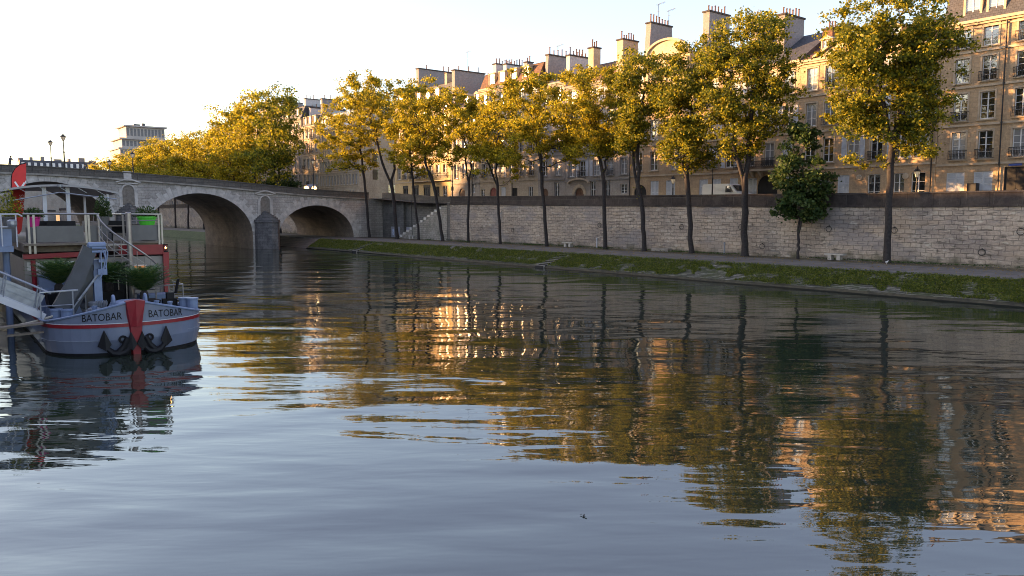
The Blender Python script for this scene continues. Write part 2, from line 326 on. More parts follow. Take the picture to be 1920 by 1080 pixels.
def copy_tree(o, parent=None):
    c = o.copy(); COL.objects.link(c); c.parent = parent
    for ch in [x for x in bpy.data.objects if x.parent == o]: copy_tree(ch, c)
    return c
def lerp(pts, x):
    if x <= pts[0][0]: return pts[0][1]
    for (a, va), (b, vb) in zip(pts, pts[1:]):
        if x <= b: return va+(vb-va)*(x-a)/(b-a)
    return pts[-1][1]

# ================================================================== THE SETTING
tag(MB().box(-3000, -2500, -3.2, 3500, 4500, -2.6).build('ground', plain('river_mud', (0.06, 0.055, 0.04), 0.95)), kind='structure')
wm_ = MB(); wm_.poly([(-3.2,-150,0),(51.9,-150,0),(51.9,1200,0),(-3.2,1200,0)])
tag(wm_.build('water', watermat(), fix=False), kind='structure')

WX = 63.9       # face of the upper quay wall
PT = [(-80, 7.1), (22, 7.16), (32, 7.17), (58.5, 7.42), (95, 7.92), (104, 8.11), (117, 8.9), (121, 9.0), (142, 8.9), (165, 8.0), (420, 7.7)]
def ptop(Y): return lerp(PT, Y)
YS = [-80, -20, 0, 22, 32, 45, 58.5, 77, 95]
# lower quay: sloping bank and paved walk
def strip(prof, ys, name, mat):
    b = MB(); n = len(prof)
    for y in ys:
        for (x, z) in prof: b.v.append((x, y, z))
    for i in range(len(ys)-1):
        for k in range(n-1):
            a = i*n+k; b.f.append((a, a+n, a+n+1, a+1))
    o = b.build(name, mat, fix=False); return tag(o, kind='structure')
bankst = stone('bank_stone_courses', (0.24, 0.225, 0.19), (0.09, 0.09, 0.07), (0.04, 0.04, 0.03), 0.6, 0.10, 0.02, (0.06, 0.075, 0.025), 0.8, 0.05, 0.6, warp=0.15)
pavest = stone('paved_slope_stone', (0.22, 0.17, 0.13), (0.17, 0.14, 0.115), (0.08, 0.07, 0.06), 1.6, 0.25, 0.02, (0.09, 0.09, 0.08), 0.6, 0.02, 0.5, moss=(0.04, 0.055, 0.02), mosstop=-0.7)
mudst = plain('wet_algae_ledge', (0.048, 0.042, 0.022), 0.8, var=0.5, scale=2.5, bump=0.05)
ysd = [-80+i*2.0 for i in range(93)]           # up to Y=104
import mathutils
NZ = mathutils.noise
def rough_bank(ys, x0, x1, z0, z1, nx, name, mat, amp):
    b = MB()
    for y in ys:
        for k in range(nx+1):
            t = k/nx; x = x0+(x1-x0)*t; z = z0+(z1-z0)*t
            e = amp*NZ.noise(Vector((x*1.3, y*0.7, 3)))*(1 if 0 < k < nx else 0.4)
            b.v.append((x-e*0.5, y, z+e))
    n = nx+1
    for i in range(len(ys)-1):
        for k in range(nx):
            a = i*n+k; b.f.append((a, a+n, a+n+1, a+1))
    return tag(b.build(name, mat, fix=False), kind='structure')
fine = [-30+i*0.5 for i in range(int(147/0.5)+1)]
rough_bank(fine, 51.85, 53.9, 0.22, 1.42, 12, 'river_bank', bankst, 0.14)
rough_bank(fine, 51.66, 51.92, 0.07, 0.26, 3, 'waterline_ledge', mudst, 0.07)
strip([(51.72, -0.8), (51.70, 0.0), (51.68, 0.085)], [-30, 20, 60, 118], 'shadow_gap_band', plain('painted_shadow_black', (0.012, 0.013, 0.010), 0.4))  # black strip painting the shadow gap between ledge and water
strip([(50.9, -0.6), (51.5, 0.03), (54.0, 1.44)], [117, 125, 130, 146], 'paved_slope', pavest)
strip([(50.9, -0.6), (51.4, 0.1), (53.9, 1.44)], [146, 170, 200, 260, 330, 420], 'river_bank', plain('far_bank_turf', (0.055, 0.075, 0.025), 0.95, var=0.4, scale=1.2, bump=0.05))
b = MB()
for i in range(len(fine)-1):
    b.box(53.88, fine[i], 1.0, 54.32, fine[i+1]-0.012, 1.50+0.02*math.sin(i*1.7))
tag(b.build('quay_edge', plain('quay_edge_stone', (0.15, 0.145, 0.14), 0.9, var=0.35, scale=1.5, bump=0.02)), kind='structure')
tag(MB().box(53.9, 103.02, 0.9, 54.32, 420, 1.50).build('quay_edge', MATS['quay_edge_stone']), kind='structure')
strip([(54.3, 1.49), (57.5, 1.52), (61.2, 1.50)], [-80, 0, 40, 80, 120, 200, 420], 'quay_walk', M['path'])
rough_bank([-30+i*1.0 for i in range(300)], 61.2, 64.6, 1.503, 1.52, 5, 'quay_verge', plain('earth_and_leaf_litter', (0.085, 0.072, 0.045), 1.0, var=0.5, scale=2.5, bump=0.04), 0.07)

# island ground and street behind the wall
b = MB(); ys = [-80, 0, 30, 60, 95, 104, 110, 117, 121, 142, 160, 420]
for y in ys:
    z = ptop(y)-1.05
    b.v += [(64.4, y, z), (90, y, z)]
for i in range(len(ys)-1): b.f.append((2*i, 2*i+1, 2*i+3, 2*i+2))
tag(b.build('street', M['asphalt']), kind='structure')
b = MB()
for y in ys:
    z = ptop(y)-1.05
    b.v += [(71.3, y, z-0.3), (71.3, y, z+0.13), (74.5, y, z+0.14)]
for i in range(len(ys)-1):
    b.f += [(3*i, 3*i+3, 3*i+4, 3*i+1), (3*i+1, 3*i+4, 3*i+5, 3*i+2)]
tag(b.build('pavement', plain('pavement_slabs', (0.22, 0.21, 0.20), 0.9, var=0.2)), kind='structure')
tag(MB().box(-2000, -1500, -2.6, -3.2, 4000, 3.2).build('quay', plain('left_quay_ground', (0.18, 0.17, 0.155), 0.9, var=0.25)), kind='structure')
tag(MB().box(90, -1500, -2.6, 3000, 4000, 5.8).build('island_ground', M['asphalt']), kind='structure')
tag(MB().box(-3.0, 1201, -2.6, 89.9, 4000, 4.0).build('far_ground', plain('far_land', (0.07, 0.08, 0.06), 0.95)), kind='structure')

# ------------------------------------------------------------------ quay wall
def wall_strip(b, x0, x1, ys, top, bottom=1.0):
    for y0, y1 in zip(ys, ys[1:]):
        b.hexa([(x0,y0,bottom),(x1,y0,bottom),(x1,y1,bottom),(x0,y1,bottom)], [(x0,y0,top(y0)),(x1,y0,top(y0)),(x1,y1,top(y1)),(x0,y1,top(y1))])
qw = thing('quay_wall', (WX, 20, 1.5), 0, 'long weathered stone retaining wall with soot dark parapet above the lower quay, right of the stairs', 'wall')
b = MB(); wall_strip(b, 0, 1.2, [y-20 for y in YS], lambda y: ptop(y+20)-1.02-1.5-0.16, -0.5); b.build('wall_face', M['quay'], qw)
b = MB(); b2 = MB()
for y0, y1 in zip(YS, YS[1:]):
    n = max(1, int((y1-y0)/2.0))
    for i in range(n):
        a = y0+(y1-y0)*i/n; c = y0+(y1-y0)*(i+1)/n-0.015
        za = ptop(a)-1.5; zc = ptop(c)-1.5
        b.hexa([(0.10,a-20,za-1.02),(0.55,a-20,za-1.02),(0.55,c-20,zc-1.02),(0.10,c-20,zc-1.02)], [(0.10,a-20,za-.14),(0.55,a-20,za-.14),(0.55,c-20,zc-.14),(0.10,c-20,zc-.14)])
        b2.hexa([(-0.14,a-20,za-1.18),(0.6,a-20,za-1.18),(0.6,c-20,zc-1.18),(-0.14,c-20,zc-1.18)], [(-0.14,a-20,za-1.02),(0.6,a-20,za-1.02),(0.6,c-20,zc-1.02),(-0.14,c-20,zc-1.02)])
        b.hexa([(0.02,a-20,za-.14),(0.63,a-20,za-.14),(0.63,c-20,zc-.14),(0.02,c-20,zc-.14)], [(0.05,a-20,za),(0.6,a-20,za),(0.6,c-20,zc),(0.05,c-20,zc)])
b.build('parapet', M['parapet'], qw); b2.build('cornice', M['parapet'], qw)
def ring(parent, y, z, r=0.24):
    m = MB(); m.lathe([(0.06, 0), (0.06, 0.06)], (0,0,0), 8); m.v = [(-q[2], q[0], q[1]) for q in m.v]
    m.tube([(-0.09-0.02*math.sin(k*math.pi/8), r*math.sin(k*math.pi/8), -r+r*math.cos(k*math.pi/8)) for k in range(17)], 0.025, 6)
    m.shift(0, y, z); m.build('mooring_ring', M['iron'], parent)
for (x, y) in ((1279, 421), (1555, 424), (1678, 426), (1915, 428), (1390, 421), (1125, 418), (1430, 457), (1842, 467), (1208, 450), (962, 428)):
    p = onX(x, y, WX); ring(qw, p.y-20, p.z-1.5)
# recessed bay with the stairs, Y 95..119.5
YB = [95.02, 99.5, 104, 108, 112, 117, 119.4]
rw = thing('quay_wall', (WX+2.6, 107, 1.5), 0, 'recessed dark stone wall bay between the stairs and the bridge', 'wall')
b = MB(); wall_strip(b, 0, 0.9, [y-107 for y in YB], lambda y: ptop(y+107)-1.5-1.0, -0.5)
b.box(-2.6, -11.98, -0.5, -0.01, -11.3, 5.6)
b.build('wall_face', stone('dark_grey_quay_stone', (0.21, 0.20, 0.185), (0.15, 0.145, 0.135), (0.10, 0.095, 0.085), 0.9, 0.34, 0.02, (0.08, 0.08, 0.075), 0.7, 0.03, 0.4, warp=0.15), rw)  # darker than the main wall so the stairs stand out
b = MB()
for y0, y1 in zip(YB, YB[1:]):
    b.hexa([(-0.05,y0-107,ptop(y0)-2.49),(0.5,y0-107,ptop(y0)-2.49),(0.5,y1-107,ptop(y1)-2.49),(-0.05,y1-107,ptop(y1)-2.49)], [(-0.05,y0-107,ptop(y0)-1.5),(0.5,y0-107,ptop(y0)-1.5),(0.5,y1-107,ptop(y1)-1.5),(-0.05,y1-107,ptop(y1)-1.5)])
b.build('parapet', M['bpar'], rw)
b = MB(); b.box(-0.5, 4.6, -0.5, -0.02, 5.8, 6.0); b.build('buttress', MATS['dark_grey_quay_stone'], rw)
b = MB()
for a_, c_ in ((1.2, 4.5), (6.0, 9.4)): b.box(-0.09, a_, 0.0, -0.03, c_, 1.75)
hp = b.build('hoarding_panel', plain('pale_grey_hoarding', (0.30, 0.31, 0.35), 0.7, var=0.1), rw)
# blue and white painted figure on the hoarding
b = MB(); b.poly([(-0.10, 8.7+0.28*math.cos(k), 1.15+0.28*math.sin(k)) for k in [i*math.pi/6 for i in range(12)]])
b.poly([(-0.10, 8.55, 0.35), (-0.10, 8.9, 0.35), (-0.10, 9.0, 0.9), (-0.10, 8.6, 0.95)])
b.build('painted_figure', plain('pale_blue_paint', (0.55, 0.62, 0.80), 0.7), rw)
# the stairs: a stepped stone mass rising towards the camera
st = thing('stone_stairs', (WX+0.05, 96, 1.5), 0, 'worn stone stairs with iron handrail climbing the quay wall near the bridge', 'stairs')
n = 26; Y0 = 14.2; Y1 = 1.0; top = 5.1; b = MB()
for i in range(n):
    ya = Y0+(Y1-Y0)*i/n; yb = Y0+(Y1-Y0)*(i+1)/n
    b.box(0.05, yb, -0.3, 2.45, ya-0.002, top*(i+1)/n)
b.box(0.05, 0.0, -0.3, 2.45, 0.995, top)
b.build('steps', stone('stair_side_stone', (0.42, 0.39, 0.34), (0.33, 0.30, 0.26), (0.14, 0.13, 0.115), 0.8, 0.3, 0.02, (0.12, 0.13, 0.09), 0.6, 0.03, 0.7), st)
b = MB()
for i in range(n):
    ya = Y0+(Y1-Y0)*i/n; yb = Y0+(Y1-Y0)*(i+1)/n
    if i % 2 == 0: b.box(-0.06, yb-0.1, top*(i+1)/n-0.34, 0.045, ya+0.08, top*(i+1)/n+0.02)
b.build('stair_curb', plain('pale_worn_step_stone', (0.60, 0.57, 0.52), .9, var=.2), st)
b = MB(); b.tube([(1.9, Y0, 1.0), (1.9, 6.5, 1.0+top*(Y0-6.5)/(Y0-Y1))], 0.04); b.tube([(1.9, Y0, 0.45), (1.9, 6.5, .45+top*(Y0-6.5)/(Y0-Y1))], 0.025)
for k in range(6):
    y = Y0-k*1.5; z = top*(Y0-y)/(Y0-Y1); b.tube([(1.9, y, z), (1.9, y, z+1.0)], 0.03)
b.build('handrail', M['iron'], st)
Ys_ = 0
# wall beyond the bridge
fw_ = thing('quay_wall', (WX, 142.6, 1.5), 0, 'pale stone quay wall continuing upstream beyond the bridge arches', 'wall')
b = MB(); YF = [142.6, 150, 165, 200, 260, 420]; wall_strip(b, 0, 1.2, [y-142.6 for y in YF], lambda y: ptop(y+142.6)-1.5-1.0, -0.5)
b.build('wall_face', M['quay'], fw_)
b = MB()
for y0, y1 in zip(YF, YF[1:]):
    b.hexa([(-0.1,y0-142.6,ptop(y0)-2.49),(0.55,y0-142.6,ptop(y0)-2.49),(0.55,y1-142.6,ptop(y1)-2.49),(-0.1,y1-142.6,ptop(y1)-2.49)], [(-0.1,y0-142.6,ptop(y0)-1.5),(0.55,y0-142.6,ptop(y0)-1.5),(0.55,y1-142.6,ptop(y1)-1.5),(-0.1,y1-142.6,ptop(y1)-1.5)])
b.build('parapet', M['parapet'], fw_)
# steps cut in the bank
for (px_, n, lab) in ((1030, 9, 'narrow dark stone steps cut into the grassy bank near the middle of the wall'), (680, 8, 'dark ramp of steps in the bank close to the bridge')):
    p = onX(px_, 480, 52.9); s_ = thing('bank_steps', (51.5, p.y, 0.1), 0, lab, 'steps')
    b = MB(); c_ = MB()
    for i in range(n):
        t = i/n; b.box(0.10+2.5*t, -0.65-0.20*i, -0.3, 0.10+2.5*(t+1/n)-0.004, 0.65-0.20*i, 0.16+1.36*t)
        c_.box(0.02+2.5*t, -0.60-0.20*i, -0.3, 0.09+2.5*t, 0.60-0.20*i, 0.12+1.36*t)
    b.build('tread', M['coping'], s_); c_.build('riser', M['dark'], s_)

# ------------------------------------------------------------------ grass on the bank
def leafmesh(name, C_, S_, mat, up=0.0, aspect=1.0, seed=1, flat=0.5):
    """many small folded leaf faces at centres C_ with sizes S_"""
    rs = np.random.RandomState(seed); n = len(C_)
    d = rs.normal(size=(n, 3)); d[:, 2] *= (1-flat*0.5); d[:, 2] += up; d /= np.linalg.norm(d, axis=1)[:, None]
    e = rs.normal(size=(n, 3)); e -= (e*d).sum(1)[:, None]*d; e /= np.linalg.norm(e, axis=1)[:, None]
    nn = np.cross(d, e)
    S = S_[:, None]
    p0 = C_-d*S*0.5; p2 = C_+d*S*0.5; p1 = C_+e*S*0.38*aspect+nn*S*0.10; p3 = C_-e*S*0.38*aspect+nn*S*0.10
    V = np.stack([p0, p1, p2, p3], 1).reshape(-1, 3)
    me = bpy.data.meshes.new(name); me.vertices.add(4*n); me.vertices.foreach_set('co', V.astype(np.float32).ravel())
    idx = np.arange(n)*4
    tri = np.stack([idx, idx+1, idx+2, idx, idx+2, idx+3], 1).ravel().astype(np.int32)
    me.loops.add(6*n); me.loops.foreach_set('vertex_index', tri)
    me.polygons.add(2*n); me.polygons.foreach_set('loop_start', (np.arange(2*n)*3).astype(np.int32))
    me.polygons.foreach_set('loop_total', np.full(2*n, 3, dtype=np.int32))
    me.materials.append(mat); me.update(calc_edges=True); me.validate(); return me
rs = np.random.RandomState(3)
P = []; S = []
for _ in range(110000):
    y = 2+115*rs.rand()**1.25; t = rs.rand()
    v = NZ.noise(Vector((t*1.5, y*0.16, 0)))+0.6*NZ.noise(Vector((t*5, y*0.9, 5)))
    # dense near the top, bare stone patches lower down and towards the right
    lim = -0.62+0.72*max(0, 0.58-t)*(1.9 if y < 50 else 0.35)-(0.12 if y > 60 else 0)
    
    if v < lim or (t < 0.06 and rs.rand() < 0.7): continue
    x = 51.86+2.12*t; z = 0.20+1.25*t
    P.append((x+0.03*rs.randn(), y, z+0.03+0.09*rs.rand())); S.append(0.10+0.13*rs.rand())
tag(put('bank_grass', leafmesh('bank_grass', np.array(P), np.array(S), M['grass'], up=0.7, aspect=0.5, seed=5)),
    'ragged green grass and weeds growing over the sloping stone bank', 'grass', kind='stuff')
P = []; S = []
for _ in range(16000):
    y = 2+98*rs.rand(); x = 61.3+2.5*rs.rand()
    if NZ.noise(Vector((x*0.5, y*0.22, 9)))+0.25*(x-62.6) < 0.12: continue
    P.append((x, y, 1.62+0.06*rs.rand())); S.append(0.07+0.12*rs.rand())
tag(put('verge_grass', leafmesh('verge_grass', np.array(P), np.array(S), MATS['deep_green_leaves'], up=0.7, aspect=0.5, seed=6)),
    'low dark weeds along the foot of the quay wall', 'weeds', kind='stuff')
P = np.stack([54.4+9.2*rs.rand(2600)**0.8, 1+102*rs.rand(2600), 1.53+0.02*rs.rand(2600)], 1)
tag(put('fallen_leaves', leafmesh('fallen_leaves', P, 0.07+0.07*rs.rand(2600), plain('fallen_yellow_leaf', (0.22, 0.15, 0.04), 0.8, var=.4, scale=2), aspect=0.8, seed=16, flat=1.8)),
    'scattered yellow fallen leaves on the lower quay paving', 'leaves', kind='stuff')
# ------------------------------------------------------------------ stone bridge
BY = 119.5; BW = 23.0
DP = [(-25, 10.0), (-10, 11.0), (0, 11.55), (10, 11.72), (17, 11.6), (24, 11.31), (37.5, 10.55), (52, 9.45), (59, 9.12), (63.9, 8.98)]
def deck(u): return lerp(DP, u)
br = thing('stone_bridge', (0, BY, 0), 0, 'pale old stone arch bridge with niches over pointed piers crossing the river', 'bridge')
ARCH = [(-2.6, 7.6, 9.6, 2.4), (17.0, 7.6, 9.65, 2.4), (36.3, 7.75, 8.4, 2.2), (54.6, 6.45, 6.75, 1.7)]   # centre, half span, crown, spring
def az(u):
    for c, a, top, sp in ARCH:
        if abs(u-c) < a: return sp+(top-sp)*math.sqrt(max(0, 1-((u-c)/a)**2))
    return None
us = set([-26.0, 64.0, 67.6])
for c, a, t, s_ in ARCH:
    for k in range(33): us.add(round(c-a*math.cos(math.pi*k/32), 4))
for k in range(-26, 64, 2): us.add(float(k))
us = sorted(us)
face = MB(); soff = MB()
for ua, ub in zip(us, us[1:]):
    if ub-ua < 0.002: continue
    mid = (ua+ub)/2; ta = deck(ua)-0.98; tb = deck(ub)-0.98
    if az(mid) is None: la = lb = -1.5
    else:
        la = az(ua) or None; lb = az(ub) or None
        for c, a, top, sp in ARCH:
            if abs(mid-c) < a:
                if la is None: la = sp
                if lb is None: lb = sp
    for y in (0, BW): face.poly([(ua,y,la),(ub,y,lb),(ub,y,tb),(ua,y,ta)])
    face.poly([(ua,0.01,ta),(ub,0.01,tb),(ub,BW,tb),(ua,BW,ta)])
    if az(mid) is not None: soff.poly([(ua,0.0,la),(ub,0.0,lb),(ub,BW,lb),(ua,BW,la)])
for c, a, top, sp in ARCH:
    for e in (-1, 1): soff.poly([(c+e*a,0,-1.5),(c+e*a,BW,-1.5),(c+e*a,BW,sp),(c+e*a,0,sp)])
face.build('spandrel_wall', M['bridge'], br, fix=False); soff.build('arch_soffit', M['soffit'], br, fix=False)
rr = random.Random(5)
for c, a, top, sp in ARCH:
    b = MB(); n = 37
    for k in range(n):
        t0 = math.pi*(k+0.03)/n; t1 = math.pi*(k+0.97)/n
        h = (0.95 if k % 2 else 1.5)*(1+0.12*rr.random()); pr = 0.025+0.03*rr.random()
        pts = []
        for t, d in ((t0, 0), (t1, 0), (t1, h), (t0, h)):
            x = -math.cos(t)*a; z = math.sin(t)*(top-sp)
            nx = x/(a*a); nz = z/((top-sp)**2); l = math.hypot(nx, nz) or 1
            pts.append((c+x+nx/l*d, sp+z+nz/l*d))
        lim = min(deck(p[0]) for p in pts)-1.28
        pts = [(p[0], min(p[1], lim)) for p in pts]
        if k in (0, n-1): continue
        b.prism_y(pts, -pr, 0.12)
    b.build('voussoirs', M['vous'], br)
def along(b, y0, y1, dz0, dz1, step=2.0, gap=0.0):
    u = -26.0
    while u < 63.99:
        v = min(64.0, u+step); w_ = v-gap
        b.hexa([(u,y0,deck(u)+dz0),(w_,y0,deck(w_)+dz0),(w_,y1,deck(w_)+dz0),(u,y1,deck(u)+dz0)], [(u,y0,deck(u)+dz1),(w_,y0,deck(w_)+dz1),(w_,y1,deck(w_)+dz1),(u,y1,deck(u)+dz1)])
        u = v
for ya_, yb_ in ((-0.32, 0.3), (BW-0.3, BW+0.32)): b = MB(); along(b, ya_, yb_, -1.20, -0.98); b.build('string_course', M['coping'], br)
for ya_, yb_ in ((-0.02, 0.42), (BW-0.42, BW+0.02)):
    b = MB(); along(b, ya_, yb_, -0.975, -0.14, 1.8, 0.02); along(b, ya_-.08, yb_+.08, -0.138, 0.0, 1.8, 0.015); b.build('parapet', M['bpar'], br)
b = MB(); along(b, 0.55, BW-0.55, -0.97, -0.93); b.build('roadway', M['asphalt'], br)
for pc, pw, sh, ap, ld in ((26.7, 1.75, 5.2, 6.9, 3.2), (46.1, 1.75, 4.1, 5.85, 3.2), (7.2, 1.75, 5.2, 7.0, 3.2)):
    base = [(pc-pw, 0.01), (pc-pw, -1.2), (pc-0.45, -ld-0.55), (pc+0.45, -ld-0.55), (pc+pw, -1.2), (pc+pw, 0.01)]
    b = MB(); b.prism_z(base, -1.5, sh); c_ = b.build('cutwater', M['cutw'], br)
    b = MB(); bb = [(pc+(x-pc)*1.08, y*1.05 if y < 0 else 0.005) for x, y in base]; n = len(bb)
    b.prism_z(bb, sh+0.004, sh+0.2)
    tip = (pc, -0.25, ap); st_ = 7
    for i in range(st_):
        f0 = 1-i/st_; z0 = sh+0.2+(ap-sh-0.2)*i/st_
        ring_ = [(pc+(x-pc)*f0*0.97, -0.0+(y)*f0*0.97) for x, y in bb]
        b.prism_z(ring_, z0+0.002, z0+(ap-sh-0.2)/st_)
    b.build('cutwater_cap', M['cutw'], c_)
    # niche with small pediment
    nb = deck(pc)-4.6
    b = MB(); w1 = 0.75
    arc = [(pc+w1*math.cos(t*math.pi/10), nb+2.05+w1*math.sin(t*math.pi/10)) for t in range(11)]
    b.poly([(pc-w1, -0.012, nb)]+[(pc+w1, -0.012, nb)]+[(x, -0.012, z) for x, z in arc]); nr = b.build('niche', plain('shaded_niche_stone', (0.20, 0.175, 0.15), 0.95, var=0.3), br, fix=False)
    b = MB(); b.box(pc-1.25, -0.18, nb-0.25, pc+1.25, -0.013, nb)
    for e in (-1, 1): b.box(pc+e*0.98-0.2, -0.14, nb, pc+e*0.98+0.2, -0.014, nb+2.3)
    for k in range(10):
        t0 = k*math.pi/10; t1 = (k+1)*math.pi/10
        b.prism_y([(pc+r_*math.cos(t), nb+2.05+r_*math.sin(t)) for r_, t in ((w1, t0), (w1+.2, t0), (w1+.2, t1), (w1, t1))], -0.16, -0.015)
    zt = nb+3.12
    for k in range(8):
        x0 = pc-1.6+0.4*k; f = lambda x: zt+0.42*math.sin(max(0, min(1, (x-pc+1.6)/3.2))*math.pi)**1.5
        b.prism_y([(x0, f(x0)), (x0+0.4, f(x0+0.4)), (x0+0.4, f(x0+0.4)+0.17), (x0, f(x0)+0.17)], -0.34, -0.016)
    b.box(pc-1.3, -0.2, zt-0.16, pc+1.3, -0.017, zt-0.01)
    b.build('pediment', M['vous'], nr)
b = MB(); b.box(26.2, -0.06, deck(26.7)-0.9, 27.2, 0.5, deck(26.7)+0.12); b.build('parapet_block', M['vous'], br)

# ------------------------------------------------------------------ houses
# local frame of a house: x along the front (left to right as seen from the river), y into the house, z up from the street
PARTC = {}
def shared(key, fn):
    if key not in PARTC: PARTC[key] = fn()
    return PARTC[key]
def win_frame(w_, h, rows=3, arch=False):
    def f():
        b = MB(); t = 0.06; y0, y1 = 0.16, 0.21
        b.box(-w_/2, y0, 0, -w_/2+t, y1, h); b.box(w_/2-t, y0, 0, w_/2, y1, h)
        b.box(-w_/2+t, y0, 0, w_/2-t, y1, t*1.5); b.box(-w_/2+t, y0, h-t, w_/2-t, y1, h)
        b.box(-0.045, y0-0.01, t*1.5, 0.045, y1, h-t)
        for k in range(1, rows):
            z = h*k/rows
            b.box(-w_/2+t, y0+0.012, z-0.018, -0.045, y1-0.005, z+0.018); b.box(0.045, y0+0.012, z-0.018, w_/2-t, y1-0.005, z+0.018)
        return b.mesh('window', M['wpaint'])
    return shared(('wf', round(w_, 2), round(h, 2), rows), f)
def win_pane(w_, h, kind):
    def f():
        b = MB(); b.poly([(-w_/2+.03, 0.2, .03), (w_/2-.03, 0.2, .03), (w_/2-.03, 0.2, h-.03), (-w_/2+.03, 0.2, h-.03)])
        return b.mesh('pane', M[kind])
    return shared(('wp', round(w_, 2), round(h, 2), kind), f)
def shutter_mesh(w_, h, closed):
    def f():
        b = MB(); y = -0.03 if not closed else 0.06
        b.box(0, y-0.02, 0, 0.06, y+0.02, h); b.box(w_-0.06, y-0.02, 0, w_, y+0.02, h)
        for z in (0, h*0.48, h-0.07): b.box(0.06, y-0.02, z, w_-0.06, y+0.02, z+0.07)
        k = 0.09
        n = int((h-0.1)/k)
        for i in range(n):
            z = 0.07+i*k
            b.hexa([(0.06,y-0.018,z),(w_-0.06,y-0.018,z),(w_-0.06,y-0.010,z),(0.06,y-0.010,z)], [(0.06,y+0.010,z+0.075),(w_-0.06,y+0.010,z+0.075),(w_-0.06,y+0.018,z+0.075),(0.06,y+0.018,z+0.075)])
        return b.mesh('shutter', M['shut'])
    return shared(('sh', round(w_, 2), round(h, 2), closed), f)
def balc_mesh(w_):
    def f():
        b = MB(); d = 0.32; hh = 0.85
        b.box(-w_/2, -d, 0.80, w_/2, -d+0.04, hh); b.box(-w_/2, -d, 0.06, w_/2, -d+0.03, 0.10)
        for e in (-1, 1): b.box(e*w_/2-0.02, -d, 0.80, e*w_/2+0.02, 0.0, hh); b.box(e*w_/2-0.02, -d, 0.06, e*w_/2+0.02, 0.0, 0.10)
        n = max(3, int(w_/0.11))
        for i in range(n+1):
            x = -w_/2+w_*i/n; b.box(x-0.012, -d+0.006, 0.10, x+0.012, -d+0.03, 0.80)
            if i < n:      # scroll between the bars
                xm = x+w_/n/2
                b.tube([(xm+0.045*math.cos(t*math.pi/4), -d+0.02, 0.45+0.16*math.sin(t*math.pi/4)) for t in range(9)], 0.009, 4, False)
        return b.mesh('balcony_railing', M['iron'])
    return shared(('bl', round(w_, 2)), f)
def facade_wall(b, w_, z0, z1, ops, y=0.0, depth=0.24):
    xs = sorted(set([0, w_]+[o[0] for o in ops]+[o[1] for o in ops])); zs = sorted(set([z0, z1]+[o[2] for o in ops]+[o[3] for o in ops]))
    for xa, xb in zip(xs, xs[1:]):
        for za, zb in zip(zs, zs[1:]):
            xm, zm = (xa+xb)/2, (za+zb)/2
            if any(o[0] < xm < o[1] and o[2] < zm < o[3] for o in ops): continue
            b.poly([(xa,y,za),(xb,y,za),(xb,y,zb),(xa,y,zb)])
    for x0, x1, a, c in ops:
        b.poly([(x0,y,a),(x0,y+depth,a),(x0,y+depth,c),(x0,y,c)]); b.poly([(x1,y,a),(x1,y,c),(x1,y+depth,c),(x1,y+depth,a)])
        b.poly([(x0,y,a),(x1,y,a),(x1,y+depth,a),(x0,y+depth,a)]); b.poly([(x0,y,c),(x0,y+depth,c),(x1,y+depth,c),(x1,y,c)])
def spandrel(b, x0, x1, ztop, y=0.0, d=0.24):    # turns the square head of an opening into a round one
    r = (x1-x0)/2; c = (x0+x1)/2; n = 8
    for e in (-1, 1):
        for k in range(n):
            t0 = k*math.pi/2/n; t1 = (k+1)*math.pi/2/n
            b.prism_y([(c+e*r*math.sin(t0), ztop-r+r*math.cos(t0)), (c+e*r*math.sin(t1), ztop-r+r*math.cos(t1)), (c+e*r*math.sin(t1), ztop-0.001), (c+e*r*math.sin(t0), ztop-0.001)], y+0.003, y+d)
def pots(parent, x0, x1, y0, y1, z, n, rs_=rnd, mat='pot'):
    for i in range(n):
        t = (i+0.5)/n; b = MB(); h = 0.45+0.5*rs_.random()
        b.lathe([(0.10, 0), (0.12, 0.08), (0.085, 0.12), (0.075, h), (0.11, h+0.02), (0.10, h+0.10)], (x0+(x1-x0)*t, y0+(y1-y0)*t, z), 8)
        b.build('chimney_pot', M[mat], parent)
